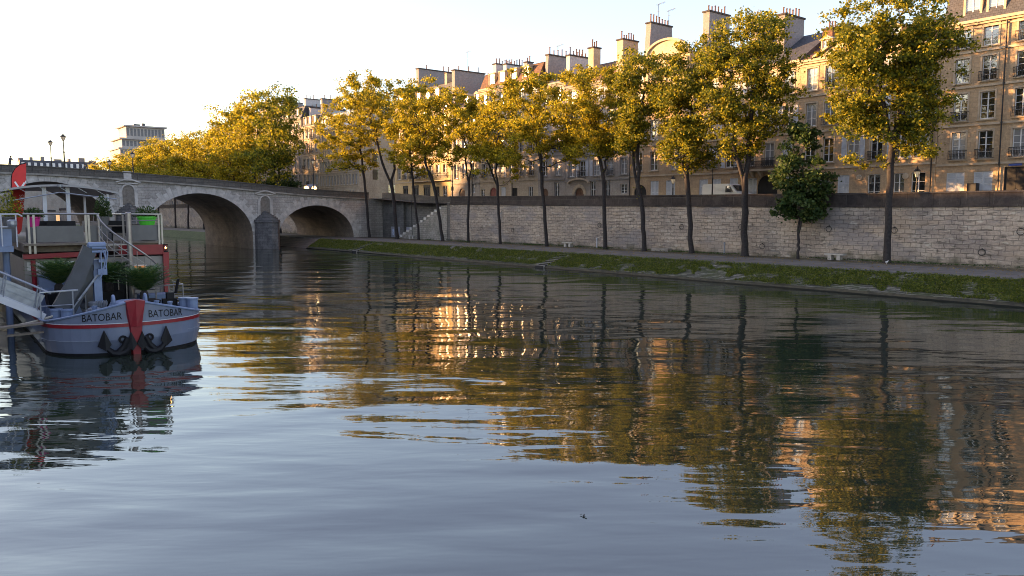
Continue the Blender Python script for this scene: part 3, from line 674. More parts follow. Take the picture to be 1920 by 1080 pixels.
def house(label, Yl, Yr, floors, cornice, wallm, cols=None, wcol=1.15, ground=(), X0=74.0, z0=None, rot=-math.pi/2, depth=12, roof='none',
          ridge=3.0, roofm='slate', dorm=(), chim=(), skip=(), shut=0.0, balc=0.3, strings=True, seed=1, loc=None, glassp=0.35, group=None, winh=0.62, eave=0.32, lit=0, rows=3):
    rg = random.Random(seed)
    z0 = z0 if z0 is not None else ptop((Yl+Yr)/2)-1.0
    W = Yl-Yr
    t = thing('house', loc or (X0, Yl, z0), rot, label, 'house', group)
    fl = [f-z0 for f in floors]; ct = cornice-z0
    xs = cols if cols is not None else [W*(i+0.5)/max(1, round(W/2.5)) for i in range(max(1, round(W/2.5)))]
    ops = []; wins = []; sp = []
    for k in range(len(fl)):
        a = fl[k]; c = fl[k+1] if k+1 < len(fl) else ct
        h = c-a
        for i, x in enumerate(xs):
            if x-wcol/2 < 0.25 or x+wcol/2 > W-0.25: continue
            if (k, i) in skip: continue
            hh = round(min(2.35, h*winh)/0.05)*0.05; sill = max(0.35, (h-hh)*0.42)
            ops.append((x-wcol/2, x+wcol/2, a+sill, a+sill+hh)); wins.append((x, a+sill, wcol, hh, k))
    gw = []
    for (x, w_, s_, h, kind) in ground:
        if x+w_/2 > W-.08 or x-w_/2 < .08: continue
        x0, x1 = x-w_/2, x+w_/2; ops.append((x0, x1, s_, s_+h)); gw.append((x, s_, w_, h, kind))
        if kind.startswith('arch'): sp.append((x0, x1, s_+h))
        if kind == 'oval': sp.append((x0, x1, s_+h))
    b = MB(); facade_wall(b, W, -1.2, ct, ops)
    b.poly([(0,0,-1.2),(0,0,ct),(0,depth,ct),(0,depth,-1.2)]); b.poly([(W,0,-1.2),(W,depth,-1.2),(W,depth,ct),(W,0,ct)])
    b.poly([(0,depth,-1.2),(0,depth,ct),(W,depth,ct),(W,depth,-1.2)]); b.poly([(0,0,ct),(W,0,ct),(W,depth,ct),(0,depth,ct)])
    # wall-coloured backing just behind the panes closes the openings
    for (x0, x1, a, c) in ops: b.poly([(x0,0.24,a),(x1,0.24,a),(x1,0.24,c),(x0,0.24,c)])
    for s_ in sp: spandrel(b, *s_)
    b.build('wall', M[wallm], t, fix=False)
    b = MB()
    b.box(-0.04, -eave, ct-0.10, W+0.04, -0.003, ct+0.14); b.box(-0.02, -eave*0.6, ct-0.28, W+0.02, -0.004, ct-0.103); b.box(0, -0.08, ct-0.55, W, -0.005, ct-0.42)
    if strings:
        for f in fl: b.box(0, -0.11, f-0.12, W, -0.006, f+0.06)
    b.box(0, -0.07, -1.2, W, -0.007, 0.62) if not ground else None
    for (x, a, w_, h, k) in wins:
        e = 0.14
        b.box(x-w_/2-e, -0.045, a-0.02, x-w_/2-0.002, -0.008, a+h+e); b.box(x+w_/2+0.002, -0.045, a-0.02, x+w_/2+e, -0.008, a+h+e)
        b.box(x-w_/2, -0.045, a+h+0.002, x+w_/2, -0.008, a+h+e); b.box(x-w_/2-0.2, -0.12, a-0.13, x+w_/2+0.2, -0.009, a-0.022)
    b.build('stone_trim', M['trim'] if wallm != 'lime_grey' else M['coping'], t)
    def put_win(x, a, w_, h, kind, par=None, closed=False, sh=False):
        o = put('window', win_frame(w_, h, rows), par or t, (x, 0, a)); put('pane', win_pane(w_, h, kind), o)
        if sh or closed:
            if closed:
                for e in (0, 1): put('shutter', shutter_mesh(w_/2-0.01, h, True), t, (x-w_/2+e*w_/2+0.005, 0, a))
            else:
                put('shutter', shutter_mesh(w_/2, h, False), t, (x-w_-0.02, 0, a)); put('shutter', shutter_mesh(w_/2, h, False), t, (x+w_/2+0.02, 0, a))
        return o
    for (x, a, w_, h, k) in wins:
        kind = 'glass2' if rg.random() < glassp else 'glass'
        if lit and rg.random() < lit: kind = 'amber'
        r_ = rg.random(); put_win(x, a, w_, h, kind, closed=r_ < shut*0.2, sh=shut*0.2 <= r_ < shut)
        if rg.random() < balc: put('balcony_railing', balc_mesh(round(w_+0.25, 2)), t, (x, 0, a-0.06))
    for (x, a, w_, h, kind) in gw:
        if kind == 'win': put_win(x, a, w_, h, 'glass')
        elif kind == 'winsh': put_win(x, a, w_, h, 'glass', sh=True)
        elif kind == 'closed': put_win(x, a, w_, h, 'glass', closed=True)
        elif kind in ('arch_red', 'arch_wood', 'arch_dark', 'door'):
            m = {'arch_red': 'reddoor', 'arch_wood': 'wooddoor', 'arch_dark': 'dark', 'door': 'dark'}[kind]
            b = MB(); b.box(x-w_/2+.01, 0.14, a+.01, x-0.02, 0.19, a+h-.01); b.box(x+0.02, 0.14, a+.01, x+w_/2-.01, 0.19, a+h-.01); b.box(x-0.04, 0.12, a+.01, x+0.04, 0.2, a+h-.01)
            if m != 'dark':
                for e in (-1, 1):
                    for zz in (0.12, 0.42): b.box(x+e*w_*0.25-w_*0.15, 0.11, a+h*zz, x+e*w_*0.25+w_*0.15, 0.138, a+h*(zz+0.2))
            d_ = b.build('door', M[m], t)
            b = MB(); b.lathe([(0.03, 0), (0.05, 0.03), (0.03, 0.06)], (x+0.12, 0.08, a+1.05), 8); b.build('door_handle', M['steel'], d_)
        elif kind == 'oval':
            b = MB(); b.box(x-w_/2, 0.15, a, x+w_/2, 0.2, a+h); b.build('round_window', M['glass'], t)
        elif kind == 'shop':
            b = MB(); b.box(x-w_/2+.02, 0.1, a, x+w_/2-.02, 0.16, a+0.5); b.box(x-w_/2+.02, -0.05, a+h-0.5, x+w_/2-.02, 0.16, a+h-0.01)
            for i in range(4): xx = x-w_/2+.04+(w_-0.14)*i/3; b.box(xx, 0.09, a+0.5, xx+0.07, 0.15, a+h-0.5)
            s_ = b.build('shop_front', M['wooddoor'] if rg.random() < .5 else M['iron'], t)
            b = MB(); b.poly([(x-w_/2+.02, 0.155, a+.5), (x+w_/2-.02, 0.155, a+.5), (x+w_/2-.02, 0.155, a+h-.5), (x-w_/2+.02, 0.155, a+h-.5)]); b.build('pane', M['glass'], s_, fix=False)
    # roofs
    R_ = None
    if roof == 'mansard':
        b = MB(); s_ = 1.1; r = ridge
        lo = [(0,0,ct+.145),(W,0,ct+.145),(W,depth,ct+.145),(0,depth,ct+.145)]
        hi = [(0,s_,ct+r),(W,s_,ct+r),(W,depth-s_,ct+r),(0,depth-s_,ct+r)]
        b.hexa(lo, hi); R_ = b.build('roof', M[roofm], t)
        b = MB(); b.hexa([(0,s_-0.1,ct+r+.003),(W,s_-0.1,ct+r+.003),(W,depth-s_,ct+r+.003),(0,depth-s_,ct+r+.003)], [(0,depth/2-1,ct+r+.8),(W,depth/2-1,ct+r+.8),(W,depth/2+1,ct+r+.8),(0,depth/2+1,ct+r+.8)])
        b.build('roof_top', M['zinc'], R_)
        for x in dorm:
            w_ = 1.15; h = min(1.75, r-0.75); zb = ct+0.45
            b = MB(); b.box(x-w_/2-.18, 0.18, zb, x-w_/2, 1.25, zb+h); b.box(x+w_/2, 0.18, zb, x+w_/2+.18, 1.25, zb+h)
            b.box(x-w_/2-.26, 0.10, zb+h+.002, x+w_/2+.26, 1.6, zb+h+.16); b.box(x-w_/2, 0.18, zb-.1, x+w_/2, 0.6, zb)
            b.box(x-w_/2+.001, 0.36, zb, x+w_/2-.001, 0.5, zb+h)
            d_ = b.build('dormer', M['trim'], t); o = put('window', win_frame(w_, round(h, 2), 2), d_, (x, 0.10, zb)); put('pane', win_pane(w_, round(h, 2), 'glass2'), o)
    elif roof == 'pitched':
        b = MB(); r = ridge; o_ = 0.25
        b.prism_y([(0,0),(1,1)], 0, 1) if False else None
        pts = [(-o_, ct+.145), (depth/2, ct+r), (depth+o_, ct+.145)]
        v = [(0,p[0],p[1]) for p in pts]+[(W,p[0],p[1]) for p in pts]; b.v += v
        b.f += [(0,1,2),(5,4,3),(0,3,4,1),(1,4,5,2),(0,2,5,3)]
        R_ = b.build('roof', M[roofm], t)
        for x in dorm:
            sl_ = r/(depth/2+o_); yy = 0.9; zb = ct+.145+sl_*(yy+o_); w_ = 0.95
            b = MB(); b.box(x-w_/2-.14, yy, zb-.1, x-w_/2, yy+2.2, zb+1.3); b.box(x+w_/2, yy, zb-.1, x+w_/2+.14, yy+2.2, zb+1.3); b.box(x-w_/2+.001, yy+.2, zb-.1, x+w_/2-.001, yy+2.2, zb+1.3)
            b.v += [(x-w_/2-.3, yy-.12, zb+1.3), (x, yy-.12, zb+1.75), (x+w_/2+.3, yy-.12, zb+1.3), (x-w_/2-.3, yy+3, zb+1.3), (x, yy+3, zb+1.75), (x+w_/2+.3, yy+3, zb+1.3)]
            n = len(b.v)-6; b.f += [(n,n+1,n+2),(n+5,n+4,n+3),(n,n+3,n+4,n+1),(n+1,n+4,n+5,n+2),(n,n+2,n+5,n+3)]
            d_ = b.build('dormer', M['trim'], t); o = put('window', win_frame(w_, 1.3, 2), d_, (x, yy-0.06, zb)); put('pane', win_pane(w_, 1.3, 'glass2'), o)
    # chimneys and party walls: (x centre, thickness, y0, y1, top z, pots, taper, material)
    for (cx, th_, y0, y1, zt, np_, tp, cm) in chim:
        zt -= z0; b = MB()
        b.hexa([(cx-th_/2,y0,ct-0.6),(cx+th_/2,y0,ct-0.6),(cx+th_/2,y1,ct-0.6),(cx-th_/2,y1,ct-0.6)], [(cx-th_/2,y0+tp,zt-.2),(cx+th_/2,y0+tp,zt-.2),(cx+th_/2,y1-tp,zt-.2),(cx-th_/2,y1-tp,zt-.2)])
        c_ = b.build('chimney', M[cm], t)
        b = MB(); b.box(cx-th_/2-.1, y0+tp-.12, zt-.198, cx+th_/2+.1, y1-tp+.12, zt-.02); b.build('chimney_cap', M['parapet'], c_)
        pots(c_, cx, cx, y0+tp+.1, y1-tp-.1, zt-.02, np_, rg)
    return t
def lx(px_, Yl, y=300): return Yl-fY(px_, 74, y)

H = {}
# right-hand end, running out of the picture
Yl = 32.26
H1 = house('tall limestone house at the right edge with iron balconies and slate mansard', Yl, 2.0, [9.75, 13.1, 16.35, 19.3], 21.75, 'lime_warm',
      cols=[lx(p, Yl, 270) for p in (1797, 1847, 1912)]+[9.6, 12.0, 14.6, 17.4, 20.2, 23.0, 26.0], z0=6.15, roof='mansard', ridge=3.6, dorm=[lx(1822, Yl, 20), lx(1866, Yl, 15), 7.0, 9.6, 12.2, 15, 18, 21],
      ground=[(lx(1793, Yl), 1.5, 0.9, 2.0, 'closed'), (lx(1845, Yl), 1.5, 0.9, 2.0, 'closed'), (lx(1905, Yl), 1.7, 0.2, 3.0, 'door')]+[(x, 1.4, 0.9, 2.0, 'closed') for x in (11, 14, 18, 22)],
      balc=0.75, seed=3, glassp=0.45, winh=0.70, eave=0.4, rows=4, chim=[(0.3, 0.5, 2.0, 8.0, 26.3, 5, 0.2, 'render_grey')])
b = MB(); x = lx(1878, Yl, 250); b.tube([(x, -0.16, -0.8), (x, -0.16, 15.3)], 0.06, 8)
for z in (0.5, 3.5, 6.9, 10.1, 13.0): b.lathe([(0.085, z), (0.085, z+0.1)], (x, -0.16, 0), 8)
b.build('drainpipe', M['iron'], H1)
x = lx(1832, Yl); b = MB(); b.box(x-.35, -0.9, 1.1, x+.35, -0.12, 1.9); b.build('wall_sign', M['iron'], H1)
x = lx(1905, Yl); b = MB(); b.box(x-.5, -0.10, 3.28, x+.5, -0.075, 3.45); b.build('number_plate', plain('blue_enamel', (0.05, 0.09, 0.3), 0.4), H1)
# mansion with the triangular pediment
Yl = 46.0
g = [(1538, .6, 'closed'), (1552, 1.25, 'win'), (1583, 1.2, 'closed'), (1640, 1.25, 'win'), (1687, 1.0, 'win'), (1723, 1.25, 'win')]
H2 = house('mansion with a triangular pediment, tiled roof and one brick chimney behind the tallest tree', Yl, 32.3, [10.0, 13.7, 17.3], 20.75, 'lime_warm',
      cols=[1.3, 3.3, 5.9, 8.2, 10.4, 12.4], z0=6.2, roof='pitched', ridge=3.2, roofm='tile', dorm=[2.2, 9.0, 11.5], seed=5, shut=0.6, balc=0.35, glassp=0.4, winh=0.64,
      ground=[(lx(a, Yl), w_, 0.5, 2.5, k) for a, w_, k in g], chim=[(0.9, 1.1, 3.2, 5.0, 24.5, 3, 0, 'tile')])
xc = Yl-41.0; b = MB(); zc = 20.75-6.2+0.145
b.prism_y([(xc-3.2, zc), (xc+3.2, zc), (xc, zc+1.75)], -0.18, 0.6); b.build('pediment', M['trim'], H2)
b = MB()
for e in (-1, 1): b.hexa([(xc+e*3.5,-0.45,zc+.0),(xc+e*3.5,0.5,zc+.0),(xc,0.5,zc+1.75),(xc,-0.45,zc+1.75)], [(xc+e*3.5,-0.45,zc+.22),(xc+e*3.5,0.5,zc+.22),(xc,0.5,zc+2.0),(xc,-0.45,zc+2.0)])
for k in range(9): b.lathe([(0.13, 0), (0.22, 0.15), (0.10, 0.3)], (xc-1.2+0.3*k, -0.22, zc+0.2+0.5*(1-abs(k-4)/4)), 7)
b.build('pediment_moulding', M['trim'], H2)
for px_, zz in ((1560, 0), (1613, 0), (1700, 0)):
    x = lx(px_, Yl); b = MB(); b.lathe([(0.24, 0), (0.30, 0.03), (0.24, 0.06)], (0, 0, 0), 14); b.v = [(x+q[0], -0.07+q[2]-0.05, 2.7+q[1]) for q in b.v]; b.build('stone_roundel', M['trim'], H2)
x = lx(1754, Yl); b = MB(); b.tube([(x-0.3, -0.14, -0.8), (x-0.3, -0.14, 14.0)], 0.06, 8); b.build('drainpipe', M['iron'], H2)
# house with the carriage arch and long balcony
Yl = 60.2
H3 = house('house with dark carriage arch, long iron balcony and twin chimney walls behind the forked tree', Yl, 46.02, [10.0, 13.7, 17.3], 20.9, 'lime_warm',
      cols=[1.2, 3.5, 5.8, 8.4, 10.8, 12.9], z0=6.35, roof='pitched', ridge=3.9, roofm='slate', seed=8, shut=0.45, balc=0.25, glassp=0.45, winh=0.66, dorm=[1.6, 7.0],
      ground=[(lx(1320, Yl), 1.2, 0.6, 2.4, 'closed'), (lx(1345, Yl), 1.1, 1.5, 1.5, 'closed'), (lx(1377, Yl), 1.1, 0.6, 2.4, 'closed'), (lx(1412, Yl), 1.1, 0.4, 2.5, 'closed'), (lx(1440, Yl), 2.5, -0.2, 3.4, 'arch_dark'), (lx(1482, Yl), 1.1, 0.6, 2.4, 'closed')],
      chim=[(0.5, 0.9, 2.0, 6.0, 28.9, 6, 0.1, 'render_grey'), (6.8, 0.8, 2.5, 6.3, 26.9, 5, 0.0, 'render_grey'), (10.3, 0.9, 2.2, 5.9, 26.7, 6, 0.0, 'render_grey')])
x0, x1 = lx(1385, Yl), lx(1462, Yl)
b = MB(); b.box(x0, -1.0, 3.62, x1, -0.12, 3.80)
for e in (0.15, 0.4, 0.6, 0.85): xx = x0+(x1-x0)*e; b.hexa([(xx-.15,-.2,3.0),(xx+.15,-.2,3.0),(xx+.15,-.1,3.0),(xx-.15,-.1,3.0)], [(xx-.15,-.85,3.615),(xx+.15,-.85,3.615),(xx+.15,-.1,3.615),(xx-.15,-.1,3.615)])
bo = b.build('balcony', M['trim'], H3)
b = MB(); b.box(x0, -0.98, 4.62, x1, -0.93, 4.67); n = 44
for i in range(n+1): xx = x0+(x1-x0)*i/n; b.box(xx-.014, -0.97, 3.80, xx+.014, -0.94, 4.62)
for i in range(0, n, 2): xx = x0+(x1-x0)*(i+1)/n; b.tube([(xx+.09*math.cos(t*math.pi/4), -0.955, 4.2+.2*math.sin(t*math.pi/4)) for t in range(9)], 0.014, 4, False)
b.build('balcony_railing', M['iron'], bo)
# house with curved pediment
Yl = 69.5
H4 = house('narrow sunlit house crowned by a curved stone pediment beside a flared chimney wall', Yl, 60.25, [10.1, 13.8, 17.5, 21.1], 24.25, 'lime_warm',
      cols=[1.5, 4.0, 7.3], z0=6.4, roof='none', seed=11, shut=0.2, balc=0.5, glassp=0.3, winh=0.62, wcol=1.25,
      ground=[(lx(1201, Yl), 2.1, -0.2, 2.8, 'arch_dark'), (lx(1228, Yl), 1.3, 0.3, 2.7, 'closed'), (lx(1258, Yl), 1.4, 0.3, 2.7, 'closed')], chim=[(1.35, 0.8, 1.2, 6.0, 29.1, 7, 0.45, 'render_grey')])
zc = 24.25-6.4+.145; b = MB(); b2 = MB(); n = 16; xc = 5.7; rx = 2.9; rz = 1.5
b.prism_y([(xc-rx, zc), (xc+rx, zc)]+[(xc+rx*math.cos(math.pi*k/n), zc+rz*math.sin(math.pi*k/n)) for k in range(1, n)], -0.05, 0.5)
for k in range(n):
    t0, t1 = math.pi*k/n, math.pi*(k+1)/n
    b2.prism_y([(xc+r_*math.cos(t), zc+q_*math.sin(t)) for r_, q_, t in ((rx, rz, t0), (rx+.28, rz+.26, t0), (rx+.28, rz+.26, t1), (rx, rz, t1))], -0.30, 0.52)
b.build('pediment', M['trim'], H4); b2.build('pediment_moulding', M['trim'], H4)
b = MB()
for xx in (2.55, 5.4, 8.6): b = MB(); b.box(xx, -0.16, 14.8, xx+.4, -0.01, 17.2); b.build('pilaster', M['trim'], H4)
b = MB(); x = 0.18; b.tube([(x, -0.14, -0.8), (x, -0.14, 17)], 0.06, 8); b.build('drainpipe', M['iron'], H4)
# long brown roof
Yl = 81.5
H5 = house('long house with brown pitched roof, two slender chimneys and an arched studded doorway', Yl, 69.55, [9.9, 13.2, 16.5, 19.6], 22.5, 'lime_grey',
      cols=[1.3, 3.4, 6.0, 8.6, 11.0, 13.2], z0=6.5, roof='pitched', ridge=3.8, roofm='tile', seed=13, shut=0.25, balc=0.5, glassp=0.35,
      ground=[(lx(1087, Yl), 1.7, -0.2, 2.6, 'arch_wood'), (lx(1112, Yl), 1.0, 0.0, 3.2, 'win'), (lx(1139, Yl), 1.1, 0.0, 3.2, 'win'), (lx(1170, Yl), 1.1, 1.5, 1.2, 'win')],
      chim=[(3.9, 1.0, 0.9, 2.2, 27.5, 3, 0, 'lime'), (9.1, 1.1, 1.0, 3.8, 27.7, 6, 0, 'lime')])
x = lx(1087, Yl)
b = MB(); bh_ = MB()
for k in range(10):
    t0, t1 = math.pi*k/10, math.pi*(k+1)/10
    b.prism_y([(x+r_*math.cos(t), 1.55+r_*math.sin(t)) for r_, t in ((0.92, t0+.02), (1.35, t0+.02), (1.35, t1), (0.92, t1))], -0.12, -0.01)
    bh_.prism_y([(x+r_*math.cos(t), 3.0+q_*math.sin(t)) for r_, q_, t in ((1.9, .5, t0), (2.1, .72, t0), (2.1, .72, t1), (1.9, .5, t1))], -0.4, -0.014)
b.build('door_surround', M['trim'], H5); bh_.build('hood_moulding', M['trim'], H5)
# dark gable and slate
Yl = 87.3
H6 = house('narrow grey house with a blank gable and a long row of chimney pots', Yl, 81.55, [10.2, 13.6, 17.0, 20.2], 23.4, 'lime_grey', cols=[1.4, 4.2], z0=6.6, roof='pitched', ridge=3.0, roofm='slate', seed=17, balc=0.5, shut=0.2,
      ground=[(lx(1022, Yl), 1.4, -0.2, 2.6, 'arch_wood'), (lx(1044, Yl), 1.1, 0.0, 3.2, 'win')], chim=[(0.6, 0.6, 0.8, 8.6, 28.0, 9, 0.3, 'render_grey'), (5.2, 0.7, 0.9, 4.6, 27.2, 6, 0.0, 'render_white')])
# mansard with dormers
Yl = 101.5
H7 = house('cream house with brown mansard, four bright dormers and a long white chimney block', Yl, 87.35, [10.4, 13.9, 17.4, 21.0], 24.5, 'lime', cols=[1.2, 3.3, 5.6, 7.9, 10.3, 12.7], z0=6.75, roof='mansard', ridge=2.5, roofm='tile', seed=19, shut=0.15, balc=0.6, glassp=0.4,
      dorm=[lx(p, Yl, 150) for p in (920, 939, 961, 984)],
      ground=[(lx(905, Yl), 1.0, 1.2, 1.3, 'win'), (lx(925, Yl), 1.9, -0.2, 2.9, 'arch_red'), (lx(944, Yl), 1.1, 0.0, 2.7, 'closed'), (lx(965, Yl), 1.3, -0.2, 2.7, 'door'), (lx(995, Yl), 1.0, 0.3, 2.3, 'win')],
      chim=[(0.7, 0.8, 2.4, 6.0, 28.9, 6, 0, 'render_white'), (3.3, 0.8, 2.4, 6.2, 28.5, 7, 0, 'render_white'), (9.5, .7, 1.5, 2.6, 27.8, 2, 0, 'render_grey')])
Yl = 109.75
H8 = house('low roofed grey house with black dormers beneath a tall blank chimney gable', Yl, 101.55, [10.3, 14.6, 18.6], 22.3, 'lime_grey', cols=[1.6, 4.0, 6.6], z0=7.1, roof='pitched', ridge=3.4, roofm='slate', seed=23, shut=0.1, balc=0.6, glassp=0.3, dorm=[3.3, 6.2],
      ground=[(lx(848, Yl), .8, 2.1, 0.8, 'oval'), (lx(848, Yl)+.01, .9, 0.0, 1.3, 'arch_dark'), (lx(866, Yl), 1.7, -0.2, 2.6, 'arch_wood'), (lx(888, Yl), .8, 1.6, 1.6, 'win')],
      chim=[(0.55, 0.8, 0.3, 6.4, 28.9, 3, 0, 'render_grey'), (1.0, 0.8, 6.6, 8.2, 28.3, 2, 0, 'render_grey')])
Yl = 128.0
H9 = house('glowing ochre corner house with iron balconies behind the leaning trees', Yl, 109.8, [11.0, 14.4, 17.8, 21.0], 24.2, 'gold', cols=[1.5+2.15*i for i in range(8)], z0=7.6, roof='mansard', ridge=3.0, roofm='slate', seed=29, shut=0.3, balc=0.7, glassp=0.4, dorm=[2, 5, 8, 11, 14],
      ground=[(lx(760, Yl), 1.8, 0.1, 2.7, 'shop'), (lx(778, Yl), 2.3, 0.1, 2.7, 'shop'), (lx(800, Yl), 2.2, 0.1, 2.7, 'shop'), (lx(820, Yl), 1.2, 0.1, 2.3, 'door'), (lx(834, Yl), 1.4, 0.3, 2.2, 'win')],
      chim=[(7.2, 0.8, 0.6, 8.0, 30.8, 2, 0, 'render_grey'), (15.5, 0.6, 1.0, 3.0, 29.0, 2, 0, 'lime')])
x0, x1 = lx(775, Yl), lx(842, Yl); b = MB(); b.box(x0, -0.9, 3.30, x1, -0.12, 3.42); bo = b.build('balcony', M['trim'], H9)
b = MB(); b.box(x0, -0.88, 4.32, x1, -0.84, 4.36); n = 70
for i in range(n+1): xx = x0+(x1-x0)*i/n; b.box(xx-.014, -0.87, 3.42, xx+.014, -0.85, 4.32)
b.build('balcony_railing', M['iron'], bo)
# across the street mouth
Yl = 160.5
H10 = house('pale office-like house with close rows of narrow dark windows just past the bridge end', Yl, 142.0, [10.9, 13.9, 16.9, 19.9], 23.0, 'lime', cols=[0.95+1.36*i for i in range(13)], wcol=0.72, z0=8.0, roof='mansard', ridge=3.2, roofm='zinc', seed=31, balc=0, glassp=0.05, winh=0.68, dorm=[3, 7, 11, 15],
      ground=[(0.95+1.36*i, .72, 0.4, 1.7, 'win') for i in range(12)], depth=26, chim=[(17, .8, 1.5, 6, 29.5, 5, 0, 'render_grey')])
b = MB()
for (a_, c_, zb, zt) in ((6.5, 9.0, 0.0, 3.2), (3.0, 4.2, 4.2, 6.2), (10.2, 11.4, 4.2, 6.2), (12.4, 13.6, 4.2, 6.2), (10.2, 11.4, 7.6, 9.6), (12.4, 13.6, 7.6, 9.6), (3.0, 4.2, 7.6, 9.6)):
    b = MB(); b.box(18.5, a_, zb, 18.56, c_, zt); b.build('side_window', M['glass'], H10)
b = MB(); b.box(18.5, 9.4, 0.0, 18.6, 13.5, 2.6); b.build('shop_front', M['iron'], H10)
Yl = 169.0
H11 = house('cream house with sunlit top storeys and cornice beyond the bridge lantern', Yl, 160.55, [11.2, 14.7, 18.2, 21.4], 24.3, 'lime', cols=[1.2, 3.3, 5.4, 7.4], z0=7.2, roof='mansard', ridge=2.6, roofm='slate', seed=37, balc=0.4, glassp=0.4, lit=0.06, dorm=[1.6, 4, 6.4],
      ground=[(1.5, 1.3, 0.1, 2.6, 'win'), (4.2, 2.0, 0.1, 2.7, 'shop'), (7, 1.2, 0.1, 2.6, 'win')], chim=[(1.0, .8, 1.6, 6.0, 29.0, 4, 0, 'render_white'), (7.6, .8, 1.4, 5.6, 30.2, 3, 0, 'render_grey')])
far = [(183.0, 169.05, 26.6, 'lime_grey', 'slate', 'grey house with tall iron balconies seen through the big tree past the bridge'),
       (198.0, 183.05, 28.0, 'lime', 'tile', 'cream house with warm lit windows partly hidden by the tree past the bridge'),
       (216.0, 198.05, 26.0, 'lime', 'slate', 'tall upstream house showing only its chimney wall above the yellow trees'),
       (236.0, 216.05, 25.0, 'lime_grey', 'slate', 'grey upstream house mostly buried behind yellow treetops'),
       (262.0, 236.05, 22.0, 'lime', 'zinc', 'upstream house hidden behind treetops, third from the far end'),
       (310.0, 262.05, 20.0, 'lime_grey', 'slate', 'long low upstream house behind the small far treetops, second from the end'),
       (400.0, 310.05, 19.0, 'lime', 'zinc', 'farthest upstream house of the row, glimpsed through the middle arch')]
for i, (yl, yr, ct, wm, rm, lab) in enumerate(far):
    n = 4; fl = [11.0+(ct-11.0)*k/n for k in range(n)]
    house(lab, yl, yr, fl, ct, wm, z0=6.8, roof='mansard', ridge=2.8, roofm=rm, seed=41+i, balc=0.3, glassp=0.3, lit=0.08 if i < 2 else 0, wcol=1.1,
          dorm=[2.5, 5.5, 8.5, 11.5], chim=[(1.0, .9, 1.5, 6.0, ct+5.2, 5, 0, 'render_grey'), (yl-yr-1.2, .8, 1.5, 5, ct+4.6, 4, 0, 'render_white')],
          ground=[(1.5+2.6*k, 1.2, 0.2, 2.5, 'win') for k in range(int((yl-yr-2)/2.6))])

# far tower block and far terrace across the bend
t = thing('office_block', (90.5, 420, 6), 0, 'large pale office block with stepped flat top floors rising behind yellow treetops', 'office block')
def grid_block(parent, x0, y0, x1, y1, z0, z1, n, mat, name, rows):
    b = MB(); b.box(x0, y0, z0, x1, y1, z1); o = b.build(name, mat, parent)
    b = MB(); h = (z1-z0)/rows
    for r_ in range(rows):
        for k in range(n):
            xa = x0+(x1-x0)*(k+.18)/n; xb = x0+(x1-x0)*(k+.82)/n
            b.box(xa, y0-.06, z0+h*(r_+.22), xb, y0+.1, z0+h*(r_+.85))
    b.build('window_row', plain('grey_window_band', (.16, .155, .16), .6, var=.3), o); return o  # plain grey panes, close in tone to the concrete
conc = plain('pale_concrete_panels', (0.42, 0.38, 0.35), 0.85, var=0.12, scale=0.2)
grid_block(t, 0.6, 0, 23, 22, 0, 30.5, 14, conc, 'lower_block', 8)
grid_block(t, 1.8, 1.2, 22.5, 20, 31.2, 35.3, 12, conc, 'upper_storey', 1); grid_block(t, 4.2, 2.4, 22, 19, 36.0, 41.6, 11, conc, 'upper_storey', 1)
b = MB(); b.box(-0.2, -.6, 30.5, 24, 22.5, 31.2); b.box(0.6, 0, 35.3, 23.6, 21, 36.0); b.box(3.0, 1.2, 41.6, 23, 20, 42.3); b.build('roof_slab', conc, t)
b = MB(); b.box(9, 8, 42.3, 12, 11, 43.6); b.box(13, 8, 42.3, 20, 12, 42.9); b.tube([(10, 9, 43.6), (10, 9, 46)], .12); b.lathe([(.9, 0), (.9, 1.4)], (14, 10, 42.9), 10); b.build('roof_plant', M['crane'], t)
t = thing('terrace_house', (50.0, 430, 5), 0, 'distant grey mansard roofed terrace seen beyond the top of the bridge', 'terrace')
b = MB(); b.box(0, 0, 0, 34, 14, 21.0); b.build('wall', M['lime_grey'], t)
b = MB(); b.hexa([(0,0,21.02),(34,0,21.02),(34,14,21.02),(0,14,21.02)], [(0.6,2,25.2),(33.5,2,25.2),(33.5,12,25.2),(0.6,12,25.2)]); rf = b.build('roof', M['slate'], t)
b = MB()
for k in range(13): b.box(1.2+2.5*k, 0.3, 21.8, 2.3+2.5*k, 1.8, 24.0)
b.build('dormer', M['wpaint'], rf)
for k, (xx, ww) in enumerate(((0.4, 2.0), (5.0, 1.2), (9.5, 1.5), (15, 3.2), (21, 1.0), (25.5, 2.6), (30, 3.0))): MB().box(xx, 4, 24.5, xx+ww, 7, 26.2+0.5*(k % 3)).build('chimney', M['render_grey'], rf)

